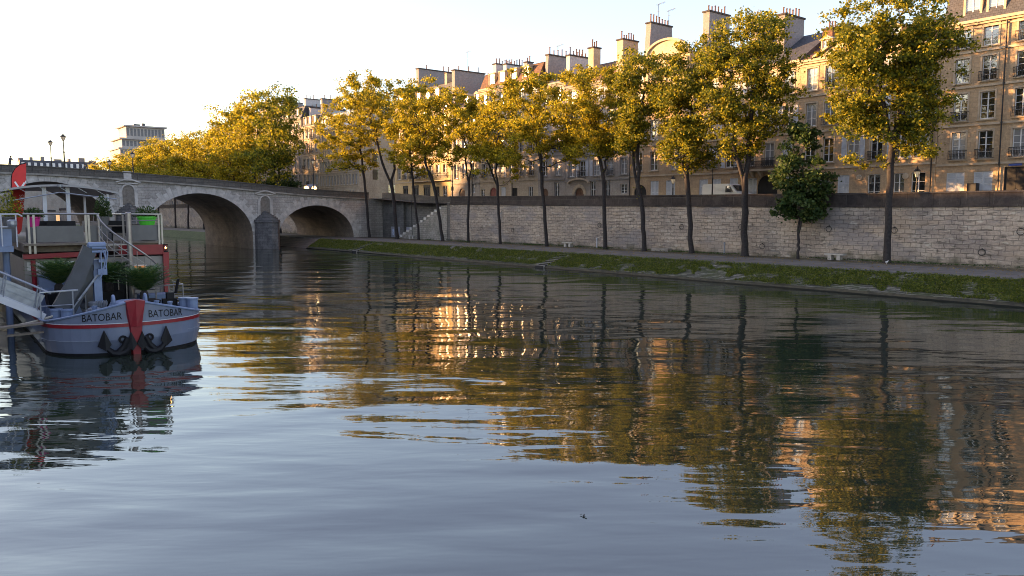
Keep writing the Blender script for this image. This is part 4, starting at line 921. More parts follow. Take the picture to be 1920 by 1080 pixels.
# the other bank: the houses behind the photographer that keep the low sun off the river
lb = [(60, 100, 26, 0), (100, 130, 28, 0), (130, 172, 28.6, 1), (172, 192, 29.0, 2), (192, 247, 35.0, 3), (247, 266, 31.0, 3), (266, 330, 38.0, 4), (330, 420, 40, 4), (420, 620, 35, 5), (10, 60, 24, 0)]
LBK = []
for i, (ya, yb, zt, _) in enumerate(lb):
    t = thing('house', (-30, ya, 3.2), math.pi/2, 'plain stone house row on the near bank, position %s' % ['second', 'third', 'fourth', 'fifth', 'sixth', 'seventh, low and narrow', 'eighth', 'ninth', 'tenth and last', 'first'][i], 'house')
    LBK.append(t); Wd = yb-ya
    b = MB(); ops = []; nn = int(Wd/3.2)
    for f in range(6):
        for k in range(nn):
            x = Wd*(k+.5)/nn; ops.append((x-.6, x+.6, 1.0+f*3.3, 3.0+f*3.3))
    ops = [o for o in ops if o[3] < zt-3.2-4.5]
    facade_wall(b, Wd, -.5, zt-3.2-4, ops); 
    for o_ in ops: b.poly([(o_[0],.24,o_[2]),(o_[1],.24,o_[2]),(o_[1],.24,o_[3]),(o_[0],.24,o_[3])])
    b.box(0, .25, -.5, Wd, 14, zt-3.2-4); b.build('wall', M['lime'], t, fix=False)
    b = MB(); b.hexa([(0,-.2,zt-7.19),(Wd,-.2,zt-7.19),(Wd,14,zt-7.19),(0,14,zt-7.19)], [(0,3,zt-3.2),(Wd,3,zt-3.2),(Wd,11,zt-3.2),(0,11,zt-3.2)]); b.build('roof', M['slate'], t)
    b = MB()
    for o_ in ops: b.box(o_[0], .16, o_[2], o_[1], .22, o_[3])
    b.build('window', M['glass'], t)
# ------------------------------------------------------------------ trees
def tree_meshes(seed, base, forks, crown, n_clump, n_leaf, leaf, r0, leafm, lean_pow=1.05, gap=0.35, clump_r=0.75, droop=0.0, stub=0):
    """base: (x,y,z). forks: list of stem tops (x,y,z) that the trunk divides into, with the height it divides at.
    crown: list of ellipsoids (cx,cy,cz,rx,ry,rz) relative to base. Returns trunk mesh builder and leaf arrays."""
    rg = np.random.RandomState(seed); off = rg.rand(3)*100
    nodes = []; par = []; 
    def add(p, pa): nodes.append(np.array(p, float)); par.append(pa); return len(nodes)-1
    i0 = add((0,0,-0.15), -1); i1 = add((0,0,0.25), i0)
    fh, stems = forks
    top0 = np.array(stems[0][:3], float)
    last = i1; n = 6
    for k in range(1, n+1):       # shared lower trunk
        t = k/n; z = 0.25+(fh-0.25)*t; f = (z/top0[2])**lean_pow if len(stems) == 1 else (z/max(s[2] for s in stems))**lean_pow
        cx = np.mean([s[0] for s in stems]); cy = np.mean([s[1] for s in stems])
        last = add((cx*f+0.05*rg.randn(), cy*f+0.05*rg.randn(), z), last)
    stemnodes = []
    fk = last
    for s in stems:
        last = fk; a = nodes[fk]; m = 9
        side = rg.randn(3)*0.25
        for k in range(1, m+1):
            t = k/m; p = a+(np.array(s[:3])-a)*np.array([t**0.8, t**0.8, t])+side*math.sin(t*math.pi)*np.array([1,1,0])+0.10*rg.randn(3)*np.array([1,1,0])
            last = add(p, last); stemnodes.append(last)
    # clump centres in the crown
    vol = [c[3]*c[4]*c[5] for c in crown]; vol = np.array(vol)/sum(vol)
    cl = []; tries = 0
    while len(cl) < n_clump and tries < n_clump*30:
        tries += 1
        c = crown[rg.choice(len(crown), p=vol)]
        d = rg.normal(size=3); d /= np.linalg.norm(d); r = rg.rand()**0.42
        p = np.array([c[0]+d[0]*c[3]*r, c[1]+d[1]*c[4]*r, c[2]+d[2]*c[5]*r])
        v = NZ.noise(Vector(tuple(p*0.55+off)))
        if v < gap-0.5: continue
        cl.append(p)
    # outliers that fray the outline
    for _ in range(int(n_clump*0.10)):
        c = crown[rg.choice(len(crown), p=vol)]; d = rg.normal(size=3); d[2] = abs(d[2])*0.8+d[2]*0.2; d /= np.linalg.norm(d); r = 1.02+0.14*rg.rand()
        cl.append(np.array([c[0]+d[0]*c[3]*r, c[1]+d[1]*c[4]*r, c[2]+d[2]*c[5]*r]))
    cl = np.array(cl)
    ax = np.array([nodes[i] for i in stemnodes])
    order = np.argsort([np.min(np.linalg.norm(ax-p, axis=1)) for p in cl])
    for k in order:
        p = cl[k]; A = np.array(nodes); dd = A-p
        dist = np.linalg.norm(dd, axis=1)
        cost = dist+np.maximum(0, A[:, 2]-p[2]+0.3)*1.6
        cost[:max(4, fk-1)] += 50
        j = int(np.argmin(cost)); q = nodes[j]; L_ = np.linalg.norm(p-q)
        if L_ > 1.0:
            m = max(1, int(L_/1.1)); last = j
            for s_ in range(1, m+1):
                t = s_/(m+1)
                pp = q+(p-q)*t; pp[2] -= 0.10*L_*math.sin(t*math.pi)*(1-t)*1.2; pp += 0.07*L_*rg.randn(3)*0.5
                last = add(pp, last)
            add(p, last)
        else: add(p, j)
    # radii by the pipe rule
    N = len(nodes); w_ = np.zeros(N); child = [[] for _ in range(N)]
    for i in range(N):
        if par[i] >= 0: child[par[i]].append(i)
    for i in reversed(range(N)):
        w_[i] += 1.0
        if par[i] >= 0: w_[par[i]] += w_[i]
    r0 *= 0.80; rad = r0*(w_/w_[1])**0.47
    rad = np.maximum(rad, 0.014); rad[0] = r0*1.45; rad[1] = r0*1.12
    b = MB(); done = set()
    def follow(i):
        chain = [par[i], i] if par[i] >= 0 else [i]
        while True:
            ch = child[chain[-1]]
            if not ch: break
            best = max(ch, key=lambda c_: w_[c_])
            for c_ in ch:
                if c_ != best: todo.append(c_)
            chain.append(best)
        rr_ = [rad[c_] for c_ in chain]
        if par[i] >= 0: rr_[0] = min(rr_[0], rr_[1]*1.25)
        b.tube([nodes[c_] for c_ in chain], rr_, 8 if max(rr_) > 0.12 else (5 if max(rr_) > 0.04 else 3), False)
    todo = [0]
    while todo: follow(todo.pop())
    # leaves
    per = n_leaf//len(cl); C_ = []; S_ = []
    for p in cl:
        m = max(4, int(per*(0.55+0.9*rg.rand()))); r = clump_r*(0.6+0.7*rg.rand())
        q = rg.normal(size=(m, 3))*np.array([r, r, r*0.62])*0.62
        q[:, 2] -= droop*np.linalg.norm(q[:, :2], axis=1)
        C_.append(p+q)
    # a few along the limbs
    A = np.array(nodes[fk+4:]); 
    k = rg.randint(0, len(A), size=int(n_leaf*0.10)); C_.append(A[k]+rg.normal(size=(len(k), 3))*0.28)
    C_ = np.concatenate(C_); S_ = leaf*(0.6+0.8*rg.rand(len(C_)))
    return b, C_, S_
def make_tree(name, label, cat, group, base, forks, crown, seed, n_clump=110, n_leaf=9000, leaf=0.25, r0=0.26, leafm='leafA', **kw):
    b, C_, S_ = tree_meshes(seed, base, forks, crown, n_clump, n_leaf, leaf, r0, leafm, **kw)
    t = thing(name, base, 0, label, cat, group)
    put('trunk', b.mesh('trunk', M['bark'], True), t)
    put('crown', leafmesh('crown', C_, S_, M[leafm], up=0.1, aspect=1.15, seed=seed+7), t)
    return t
TX = 62.4; TZ = 1.58
# base px, stem tops (px, py), fork height m, crown lobes (px centre, py centre, px half width, py half height), seed, leaves, mat, label
TR = [
 (693, [(672, 215)], 9.5, [(652, 252, 50, 74), (655, 205, 35, 40)], 11, 9500, 'leafA', 0.27, 'leaning riverside tree with round golden crown, first after the bridge'),
 (745, [(692, 200), (738, 175)], 7.4, [(722, 205, 66, 72), (690, 168, 38, 34), (765, 180, 40, 46)], 12, 13000, 'leafA', 0.34, 'big forked tree leaning left whose broad golden crown rises highest near the bridge'),
 (785, [(764, 235)], 9.0, [(772, 262, 36, 64)], 13, 5500, 'leafA', 0.22, 'thin leaning tree standing directly in front of the stone stairs'),
 (830, [(776, 205), (800, 225)], 8.0, [(795, 225, 46, 80)], 14, 7500, 'leafA', 0.28, 'strongly leaning tree beside the top of the stone stairs'),
 (878, [(868, 220), (892, 235)], 8.2, [(876, 235, 46, 66), (866, 195, 28, 34)], 15, 8500, 'leafA', 0.22, 'slim upright golden tree with a low fork, first right of the stairs'),
 (938, [(935, 230), (915, 255)], 7.4, [(932, 255, 44, 74), (925, 205, 32, 36)], 16, 8000, 'leafA', 0.22, 'upright yellow tree in front of the red arched door'),
 (1025, [(1022, 190), (990, 230)], 8.4, [(1012, 225, 66, 88), (1045, 255, 40, 60), (1020, 165, 34, 38)], 17, 13000, 'leafA', 0.26, 'upright golden tree whose low branches frame a lamp post'),
 (1135, [(1112, 190), (1140, 220)], 8.2, [(1112, 212, 56, 88), (1130, 270, 44, 46)], 18, 11000, 'leafA', 0.27, 'slightly leaning tree behind a white post by the wall'),
 (1208, [(1207, 170), (1185, 200)], 4.4, [(1198, 200, 46, 100), (1215, 140, 32, 46)], 19, 10500, 'leafB', 0.29, 'two stemmed tree with a thin second stem slanting left'),
 (1297, [(1293, 170), (1262, 230)], 7.6, [(1285, 200, 54, 104), (1300, 290, 58, 34), (1290, 130, 34, 46)], 20, 14000, 'leafB', 0.30, 'upright green gold tree left of the white van'),
 (1397, [(1372, 110), (1418, 90)], 5.8, [(1402, 150, 88, 128), (1345, 110, 46, 66), (1450, 175, 66, 100), (1400, 245, 76, 66)], 21, 26000, 'leafB', 0.38, 'large tree forked into two heavy stems just above the wall top'),
 (1664, [(1662, 60), (1700, 80)], 9.2, [(1662, 120, 108, 180), (1590, 90, 62, 86), (1745, 120, 84, 104), (1640, 260, 70, 74), (1730, 250, 66, 70), (1600, 200, 58, 60)], 22, 36000, 'leafB', 0.34, 'tallest and nearest riverside tree with a wide crown cut by the top edge'),
]
for (bx, stems, fh, lobes, seed, nl, lm, r0, lab) in TR:
    Yb = onX(bx, 460, TX).y; base = (TX, Yb, TZ)
    dist = (Vector((TX, Yb, 2))-Vector((0,0,CAMH))).length
    # picture half width -> metres across the line of sight
    def rel(px_, py_):
        # on the plane through the trunk that faces the camera
        d = Vector(ray(px_, py_)); n_ = Vector((TX, Yb, 0)).normalized(); tt = Vector((TX, Yb, 0)).length/(d.x*n_.x+d.y*n_.y)
        p = Vector((0,0,CAMH))+d*tt; return p-Vector(base)
    st2 = []
    for s in stems: v = rel(*s); st2.append((v.x, v.y, v.z))
    cr = []; WID = 1.34 if Yb > 50 else 1.12
    for (cx, cy, hw, hh) in lobes:
        hw *= WID; cy -= hh*.05; hh *= 1.08 if Yb < 65 else 1.0; v = rel(cx, cy); e = rel(cx+hw, cy)-v; rr_ = Vector((e.x, e.y, 0)).length; rz = abs((rel(cx, cy-hh)-v).z)
        cr.append((v.x, v.y, v.z, rr_, rr_, rz))
    if Yb > 60:
        cx, cy, hw, hh = lobes[0]; v = rel(cx, cy+hh*.82); e = rel(cx+hw, cy+hh*.82)-v; r_ = Vector((e.x, e.y, 0)).length; cr += [(v.x+r_*q*.5, v.y-r_*q*.5, v.z, r_*.62, r_*.62, 1.9) for q in (-1, 1)]
    rl = random.Random(seed*3); big = max(cr, key=lambda c: c[3]*c[5]); out = [(c[0], c[1], c[2], c[3]*.84, c[4]*.84, c[5]*.86) for c in cr]
    for k in range(11):
        a = rl.uniform(0, 6.28); el_ = rl.uniform(-1.15, 1.0); q = rl.uniform(.30, .46)
        out.append((big[0]+math.cos(a)*math.cos(el_)*big[3]*.82, big[1]+math.sin(a)*math.cos(el_)*big[4]*.82, big[2]+math.sin(el_)*big[5]*.84, big[3]*q, big[4]*q, big[5]*q*.8))
    cr = out
    nc = max(140, int(nl/52))
    make_tree('riverside_tree', lab, 'tree', 'trees in a row along the lower quay', base, (fh, st2), cr, seed, nc, int(nl*(1.75 if Yb > 50 else 1.15)), 0.235 if Yb > 70 else 0.21, r0, lm, clump_r=0.55 if Yb > 50 else 0.47, gap=0.50)
# young chestnut
Yb = onX(1496, 480, TX).y; base = (TX, Yb, TZ)
make_tree('chestnut_tree', 'small dark green chestnut tree with low spreading leaves in front of the wall', 'tree', None, base, (2.0, [(0.0, 0.35, 9.0), (-.2, -0.3, 8.5)]),
          [(0, 0, 6.4, 2.1, 2.3, 3.0), (0, 0.2, 9.2, 1.3, 1.4, 2.4), (0, 0, 4.6, 2.4, 2.5, 1.2)], 31, 110, 9000, 0.27, 0.15, 'leafD', gap=0.40, clump_r=0.5, droop=0.25)
# upstream trees beyond the bridge: four models, copied
fg = 'golden trees along the bank beyond the bridge'
fk_ = []
for i, (sd_, lm) in enumerate(((51, 'leafA'), (52, 'leafA'), (53, 'leafB'), (54, 'leafA'))):
    fk_.append(make_tree('riverside_tree', 'x', 'tree', fg, (TX-1, 150, TZ), (7.5, [(-.8, .5, 19), (1.2, -.6, 18)]),
        [(0, 0, 15, 4.4, 4.4, 7.2), (-1.4, 0.6, 18.5, 2.9, 2.9, 3.8), (1.4, -0.8, 11.5, 3.8, 3.8, 3.6)], sd_, 110, 11000, 0.31, 0.26, lm, clump_r=0.95))
fy = [(151, 2, 1.14, 'wide dark limbed tree rising just behind the bridge end'), (163, 0, 1.18, 'second tree past the bridge, its golden top highest of that bank'), (175, 1, 1.12, 'third tree past the bridge, round golden crown'),
      (187, 3, 1.08, 'fourth tree past the bridge, trunk framed by the middle arch'), (199, 0, 1.08, 'fifth tree past the bridge, trunk framed by the middle arch'), (211, 1, 1.1, 'sixth tree past the bridge in the golden mass'),
      (224, 3, 1.08, 'seventh tree past the bridge in the golden mass'), (238, 0, 1.12, 'eighth tree past the bridge in the golden mass'), (253, 1, 1.1, 'ninth tree past the bridge in the golden mass'),
      (269, 3, 1.12, 'tenth tree past the bridge below the office block'), (287, 0, 1.08, 'eleventh tree past the bridge below the office block'), (307, 1, 1.1, 'twelfth tree past the bridge, small in the distance'), (330, 3, 1.0, 'farthest small golden tree at the left end of the row')]
used = set()
for (y, k, s, lab) in fy:
    o = fk_[k] if k not in used else copy_tree(fk_[k]); used.add(k)
    o.location = (TX-1+rnd.uniform(-.6, .6), y, TZ); s *= 1.10 if y < 180 else 0.98; o.scale = (s, s, s*rnd.uniform(.98, 1.05)); o.rotation_euler = (0, 0, rnd.uniform(0, 6.28)); o['label'] = lab
# dark green shrubs on the street behind the bridge parapet
for i, (y, r_) in enumerate(((158, 2.6), (168, 2.4), (180, 2.6), (193, 2.4), (206, 2.4))):
    make_tree('street_bush', ['dark green bushy street tree nearest behind the bridge parapet', 'second dark green bushy street tree behind the parapet', 'third dark green bushy street tree behind the parapet', 'fourth dark green bushy street tree behind the parapet', 'farthest dark green bushy street tree behind the parapet'][i], 'street tree', 'dark bushy street trees past the bridge',
              (66.5, y, 6.9), (1.6, [(0, 0, 4.0)]), [(0, 0, 3.6, r_, r_, 2.4)], 60+i, 40, 2500, 0.34, 0.14, 'leafD', clump_r=.8)
# ------------------------------------------------------------------ the bar barge (bow towards the camera; local y runs aft)
BO = Vector((7.45, 33.1, 0)); BT = R(2)
bay = Vector((math.sin(BT), math.cos(BT), 0)); bax = Vector((math.cos(BT), -math.sin(BT), 0))
def W2(x, y, z): return BO+bax*x+bay*y+Vector((0, 0, z))
def BL(px_, py_, ly):
    d = Vector(ray(px_, py_)); t = (ly+BO.dot(bay))/d.dot(bay); p = Vector((0,0,CAMH))+d*t-BO
    return p.dot(bax), p.z
bg_ = thing('bar_barge', BO, -BT, 'blue grey bar barge with a red stem plate and BATOBAR on both bows', 'barge')
HW = 2.95
def hw(s): return HW*math.sqrt(max(0, 1-(1-min(s/2.5, 1))**2.3)) if s > 0 else 0.0
def zt(x): return 1.30+0.80*(1-abs(x)/HW)**0.9
plan = []      # (x, s) from starboard shoulder aft, round the stem
ss = [0, .02, .06, .12, .2, .32, .48, .7, .95, 1.25, 1.6, 2.0, 2.5]
half = [(hw(s), s) for s in ss]
LEN = 34.0
left = [(-HW, LEN)]+[(-HW, y) for y in (24, 14, 8, 5, 3.5)]+[(-x, s) for x, s in reversed(half[1:])]
right = [(x, s) for x, s in half]+[(HW, y) for y in (3.5, 5, 8, 14, 24, LEN)]
plan = left+right
def ztp(x, s): return zt(x) if s <= 2.5 else 1.30-0.03*min(1, (s-2.5))
b = MB(); n = len(plan); zs_ = [-0.5, 0.10, 0.12, 0.9]
def hp_(x, s, z, off=0.0):
    k = 1.0 if z > 0.6 else 0.955+0.045*max(0, z)/0.6
    return (x*k, s+(0.16*(0.6-max(z, 0))/0.6 if z < 0.6 and s < 2.5 else 0), z)
lv = lambda x, s: [-0.6, 0.02, 0.16, 0.6, 1.10, 1.22, ztp(x, s)]
def band(k0, k1, name, mat, par=bg_):
    b = MB()
    for (x, s) in plan:
        for k in range(k0, k1+1): b.v.append(hp_(x, s, lv(x, s)[k]))
    m = k1-k0+1
    for i in range(len(plan)-1):
        for k in range(m-1): b.f.append((i*m+k, (i+1)*m+k, (i+1)*m+k+1, i*m+k+1))
    return b.build(name, mat, par, smooth=False, fix=False)
# inner side of the bulwark and deck, one closed hull shell
b = MB()
lev = [-0.6, 0.02, 0.16, 0.6, 1.10, 1.22, None]
for (x, s) in plan:
    for z in lev: b.v.append(hp_(x, s, ztp(x, s) if z is None else z))
    f = 1-0.09/HW; b.v.append((x*f, s+(0.09 if s < 2.5 else 0), ztp(x, s)+0.0)); b.v.append((x*f, s+(0.09 if s < 2.5 else 0), 0.92))
m = len(lev)+2
for i in range(len(plan)-1):
    for k in range(m-1): b.f.append((i*m+k, (i+1)*m+k, (i+1)*m+k+1, i*m+k+1))
hull = b.build('hull', M['hull'], bg_, fix=False)
b = MB(); b.poly([(x*(1-0.1/HW), s+(0.1 if s < 2.5 else 0), 0.95) for x, s in plan]); b.build('deck', plain('grey_deck_paint', (0.16, 0.17, 0.20), 0.6, var=0.2), bg_, fix=False)
def wrap(z0, z1, off, name, mat):
    b = MB(); a_ = []
    for i, (x, s) in enumerate(plan):
        nx, ns = (x/HW, -1.0 if s < 2.5 else 0); 
        if s < 2.5: ns = -(1-s/2.5)
        l = math.hypot(nx, ns) or 1; nx /= l; ns /= l
        for z in (z0, z1):
            p = hp_(x, s, z); b.v.append((p[0]+nx*off, p[1]+ns*off, z))
        for z in (z1, z0):
            p = hp_(x, s, z); b.v.append((p[0]-nx*0.02, p[1]-ns*0.02, z))
    for i in range(len(plan)-1):
        for k in range(4): b.f.append((i*4+k, (i+1)*4+k, (i+1)*4+(k+1) % 4, i*4+(k+1) % 4))
    return b.build(name, mat, bg_)
wrap(1.10, 1.23, 0.022, 'red_stripe', M['red']); wrap(1.238, 1.262, 0.012, 'white_line', M['whitep']); wrap(-0.6, 0.10, 0.01, 'boot_stripe', M['black'])
# rubbing edge along the bulwark
b = MB(); b.tube([(x*1.005, s-0.01, ztp(x, s)+0.01) for x, s in plan], 0.045, 6); b.build('gunwale', M['hullblue'], bg_)
# stem plate
b = MB(); b.hexa([(-0.13, -0.05, -0.02), (0.13, -0.05, -0.02), (0.22, 0.30, -0.02), (-0.22, 0.30, -0.02)], [(-0.20, -0.10, 1.10), (0.20, -0.10, 1.10), (0.30, 0.16, 1.10), (-0.30, 0.16, 1.10)])
b.v += [(-0.20, -0.10, 1.10), (0.20, -0.10, 1.10), (0.30, 0.16, 1.10), (-0.30, 0.16, 1.10), (-0.33, -0.14, 2.08), (0.35, -0.14, 2.08), (0.36, 0.15, 2.10), (-0.34, 0.15, 2.10), (0, -0.19, 1.10), (0, -0.22, 2.15), (0, 0.15, 2.16)]
k = len(b.v)-11; b.f += [(k, k+8, k+9, k+4), (k+8, k+1, k+5, k+9), (k+1, k+2, k+6, k+5), (k+3, k, k+4, k+7), (k+4, k+9, k+10, k+7), (k+9, k+5, k+6, k+10), (k+2, k+3, k+7, k+10, k+6)]
b.build('stem_plate', M['red'], bg_)
# name on both bows, bent round the plates
arc = [(0.0, 0.0, 0.0)]
for (x0, s0), (x1, s1) in zip(half, half[1:]): arc.append((arc[-1][0]+math.hypot(x1-x0, s1-s0), x1, s1))
def onhull(a):
    for (a0, x0, s0), (a1, x1, s1) in zip(arc, arc[1:]):
        if a <= a1:
            t = (a-a0)/(a1-a0); dx, ds = (x1-x0), (s1-s0); l = math.hypot(dx, ds)
            return x0+dx*t, s0+ds*t, ds/l, -dx/l
    return x1, s1, 1, 0
def text_mesh(txt, size):
    cu = bpy.data.curves.new('t', 'FONT'); cu.body = txt; cu.size = size; cu.extrude = 0.0; cu.align_x = 'CENTER'; cu.resolution_u = 3
    o = bpy.data.objects.new('t', cu); COL.objects.link(o); dg = bpy.context.evaluated_depsgraph_get()
    me = bpy.data.meshes.new_from_object(o.evaluated_get(dg)); bpy.data.objects.remove(o); bpy.data.curves.remove(cu); return me
for e in (-1, 1):
    me = text_mesh('BATOBAR', 0.335)
    lo, hi = (1.42, 2.95) if e > 0 else (1.62, 3.20)
    # arc positions found by sighting the survey pixels
    def arcpos(px_):
        best = None
        for k in range(400):
            a = k*0.01; x, s, nx, ns = onhull(a); p = W2(e*x, s, 1.4); v = p-Vector((0, 0, CAMH))
            dz = v.dot(Vector(_fw)); X = 960+F*v.dot(Vector(_rt))/dz
            if best is None or abs(X-px_) < best[0]: best = (abs(X-px_), a)
        return best[1]
    aa, ab = (arcpos(279), arcpos(341)) if e > 0 else (arcpos(229), arcpos(154))
    xs_ = [v.co.x for v in me.vertices]; x0, x1 = min(xs_), max(xs_)
    for v in me.vertices:
        t = (v.co.x-x0)/(x1-x0)
        a = aa+(ab-aa)*t if e > 0 else ab+(aa-ab)*t
        x, s, nx, ns = onhull(a); z = 1.325+v.co.y*1.22+0.10*max(0, 1-a/2.5)-0.0
        v.co = (e*(x+nx*0.016), s+ns*0.016, z)
    me.materials.clear(); me.materials.append(M['black']); put('bow_lettering', me, bg_)
for e, z0_ in ((-1, .60), (1, .72)):
    pts = []; b = MB()
    for k in range(0, 30):
        a = 1.3+k*.09 if e < 0 else 2.2+k*.05; x, s, nx, ns = onhull(a); pts.append((e*(x+nx*.006), s+ns*.006, z0_+.01*math.sin(k*.7)))
    b.tube(pts, .008, 4)
    if e < 0: b.tube([pts[0], (pts[0][0]+.02, pts[0][1]+.02, .22)], .008, 4)
    b.build('weld_seam', plain('pale_scratch_paint', (.30, .33, .38), .6), bg_)
# anchors
def anchor(e):
    b = MB()
    def P(x, z, o=0.10):      # point on the bow plates
        a = abs(x)
        for (a0, xx, s) in arc:
            if xx >= a: break
        s = 2.5*(1-(1-(a/HW)**2)**(1/2.3)) if a < HW else 2.5
        return Vector((x, s-o, z))
    b.tube([P(e*0.30, 0.68), P(e*0.45, 0.35), P(e*0.62, 0.14)], [0.12, 0.12, 0.14], 8)
    pts = [P(e*x, z, 0.12) for x, z in ((0.28, 0.28), (0.42, 0.12), (0.62, 0.07), (0.85, 0.12), (1.03, 0.30), (1.12, 0.52))]
    b.tube(pts, [0.09, 0.13, 0.15, 0.13, 0.10, 0.06], 8)
    for (cx, base, tip, w_) in ((1.12, 0.26, 1.02, 0.23), (0.20, 0.22, 0.90, 0.20)):
        q = [P(e*cx, tip, 0.16), P(e*(cx-w_), base+0.2, 0.16), P(e*(cx-0.03), base-0.04, 0.24), P(e*(cx+w_), base+0.14, 0.16)]
        q2 = [p+Vector((0, 0.10, 0)) for p in q]; n = len(b.v); b.v += [tuple(p) for p in q+q2]
        b.f += [(n,n+1,n+2),(n,n+2,n+3),(n+4,n+6,n+5),(n+4,n+7,n+6)]+[(n+i, n+4+i, n+4+(i+1) % 4, n+(i+1) % 4) for i in range(4)]
    a_ = b.build('anchor', M['black'], bg_)
    b = MB(); c = P(e*0.48, 0.62, 0.03)
    b.tube([c+Vector((0.12*math.cos(k*math.pi/6), -0.03, 0.12*math.sin(k*math.pi/6))) for k in range(13)], 0.045, 6); b.build('hawse_pipe', M['black'], bg_)
anchor(-1); anchor(1)
b = MB(); b.tube([(-2.9, 2.2, 0.62), (-2.98, 2.2, 0.60), (-3.0, 2.25, 0.52), (-2.93, 2.3, 0.46)], 0.025, 6); b.build('rope_eye', M['steel'], bg_)
# deck gear on the foredeck
def cyl(r, z0, z1, x, y, name, mat, par=bg_, rim=0.03, n=14):
    b = MB(); b.lathe([(r*1.12, z0), (r*1.12, z0+.04), (r, z0+.06), (r, z1-.07), (r+rim, z1-.06), (r+rim, z1), (r*.6, z1+.01)], (x, y, 0), n); return b.build(name, mat, par)
for (px_, ly) in ((105, 3.3), (125, 2.9)): x, z = BL(px_, 575, ly); cyl(0.21, 0.95, 1.62, x, ly, 'bollard', M['hullblue'])
for (px_, ly, r) in ((346, 3.6, 0.24), (361, 3.2, 0.23)): x, z = BL(px_, 570, ly); cyl(r, 0.95, 1.75, x, ly, 'bollard', M['hullblue'])
for px_ in (319, 177, 294): x, z = BL(px_, 575, 2.0); cyl(0.09, 0.95, 1.78 if px_ != 294 else 1.85, x, 2.0, 'vent_pipe', M['hullblue'], rim=.02, n=10)
for px_ in (213, 273):
    x, z = BL(px_, 560, 1.6); b = MB()
    b.tube([(x-.02, 1.6-.17*math.cos(k*math.pi/8), 1.92+.26*math.sin(k*math.pi/8)) for k in range(17)], 0.06, 8); b.box(x-.09, 1.45, .95, x+.05, 1.75, 1.72)
    b.build('fairlead_roller', M['hullblue'], bg_)
x, z = BL(243, 560, 2.0); b = MB(); b.lathe([(0.78, 0.95), (0.78, 1.72), (0.70, 1.86), (0.45, 1.93), (0.1, 1.95)], (x, 2.1, 0), 18); b.build('deck_hatch', M['hullblue'], bg_)
b = MB(); b.box(-0.5, 2.5, .95, 0.55, 3.2, 1.5); b.lathe([(.25, 1.0), (.25, 1.62), (.1, 1.68)], (-1.05, 2.6, 0), 12); b.tube([(-1.4, 2.4, 1.4), (-.4, 2.4, 1.4)], .11, 8); b.tube([(-1.35, 2.4, .95), (-1.35, 2.4, 1.6)], .05); b.build('anchor_winch', M['steel'], bg_)
# folded deck crane
cr = thing('deck_crane', W2(-0.72, 3.8, 0.95), -BT, 'folded hydraulic deck crane in dark grey with a pale blue post on the foredeck', 'crane')
b = MB(); b.lathe([(0.45, 0), (0.45, .15), (.33, .2), (.33, .65), (.38, .68), (.38, .8), (.26, .85)], (0, 0, 0), 14); b.build('base', M['steel'], cr)
b = MB(); b.box(-.13, -.2, .85, .17, .2, 2.15); b.box(-.10, -.16, 2.15, .12, .16, 2.6); pb = b.build('post', M['hullblue'], cr)
b = MB(); b.beam((-0.22, -.25, 3.12), (-.80, -.25, 1.75), .34, .56); b.beam((-.70, -.25, 1.95), (-1.45, -.25, .62), .33, .60); b.build('boom', M['crane'], cr)
b = MB(); b.beam((-0.05, .08, 2.35), (-1.05, .08, 0.50), .30, .44); b.build('outer_boom', M['crane'], cr)
b = MB(); b.tube([(0.05, -.18, 2.0), (-.75, -.30, .95)], .05, 8); b.tube([(-.7, -.28, 1.0), (-1.15, -.35, .40)], .03, 8); b.build('hydraulic_ram', M['steel'], cr)
b = MB()
for z in (2.95, 3.1, 3.25): b.tube([(-.18, -.4, z), (.34, -.4, z)], .06, 8)
b.box(.12, -.47, 2.0, .17, -.1, 3.0); b.box(.30, -.47, 2.0, .34, -.1, 3.0); b.box(.0, -.5, 1.98, .34, -.1, 2.22); b.box(.05, -.46, 2.5, .33, -.12, 2.62); b.lathe([(.10, 3.1), (.10, 3.3)], (-.25, -.3, 0), 8); b.tube([(-.3, -.35, 3.22), (.33, -.35, 3.22)], .13, 10)
b.tube([(.28, -.42, 3.2), (.40, -.45, 2.9), (.32, -.45, 2.4), (.1, -.5, 1.9)], .025, 6); b.tube([(.2, -.42, 3.1), (.3, -.5, 2.7), (.2, -.5, 2.2), (.05, -.5, 1.8)], .025, 6)
b.build('knuckle_joint', M['hullblue'], cr)
b = MB()
for k in range(5): b.tube([(-.1+.09*k, -.32, .3), (-.1+.09*k, -.42, .9)], .03, 6)
b.box(-.3, -.42, .05, .55, -.30, .3); b.tube([(.4, -.3, .1), (.7, -.3, .35), (.9, -.2, .2)], .04, 6); b.build('control_levers', M['steel'], cr)
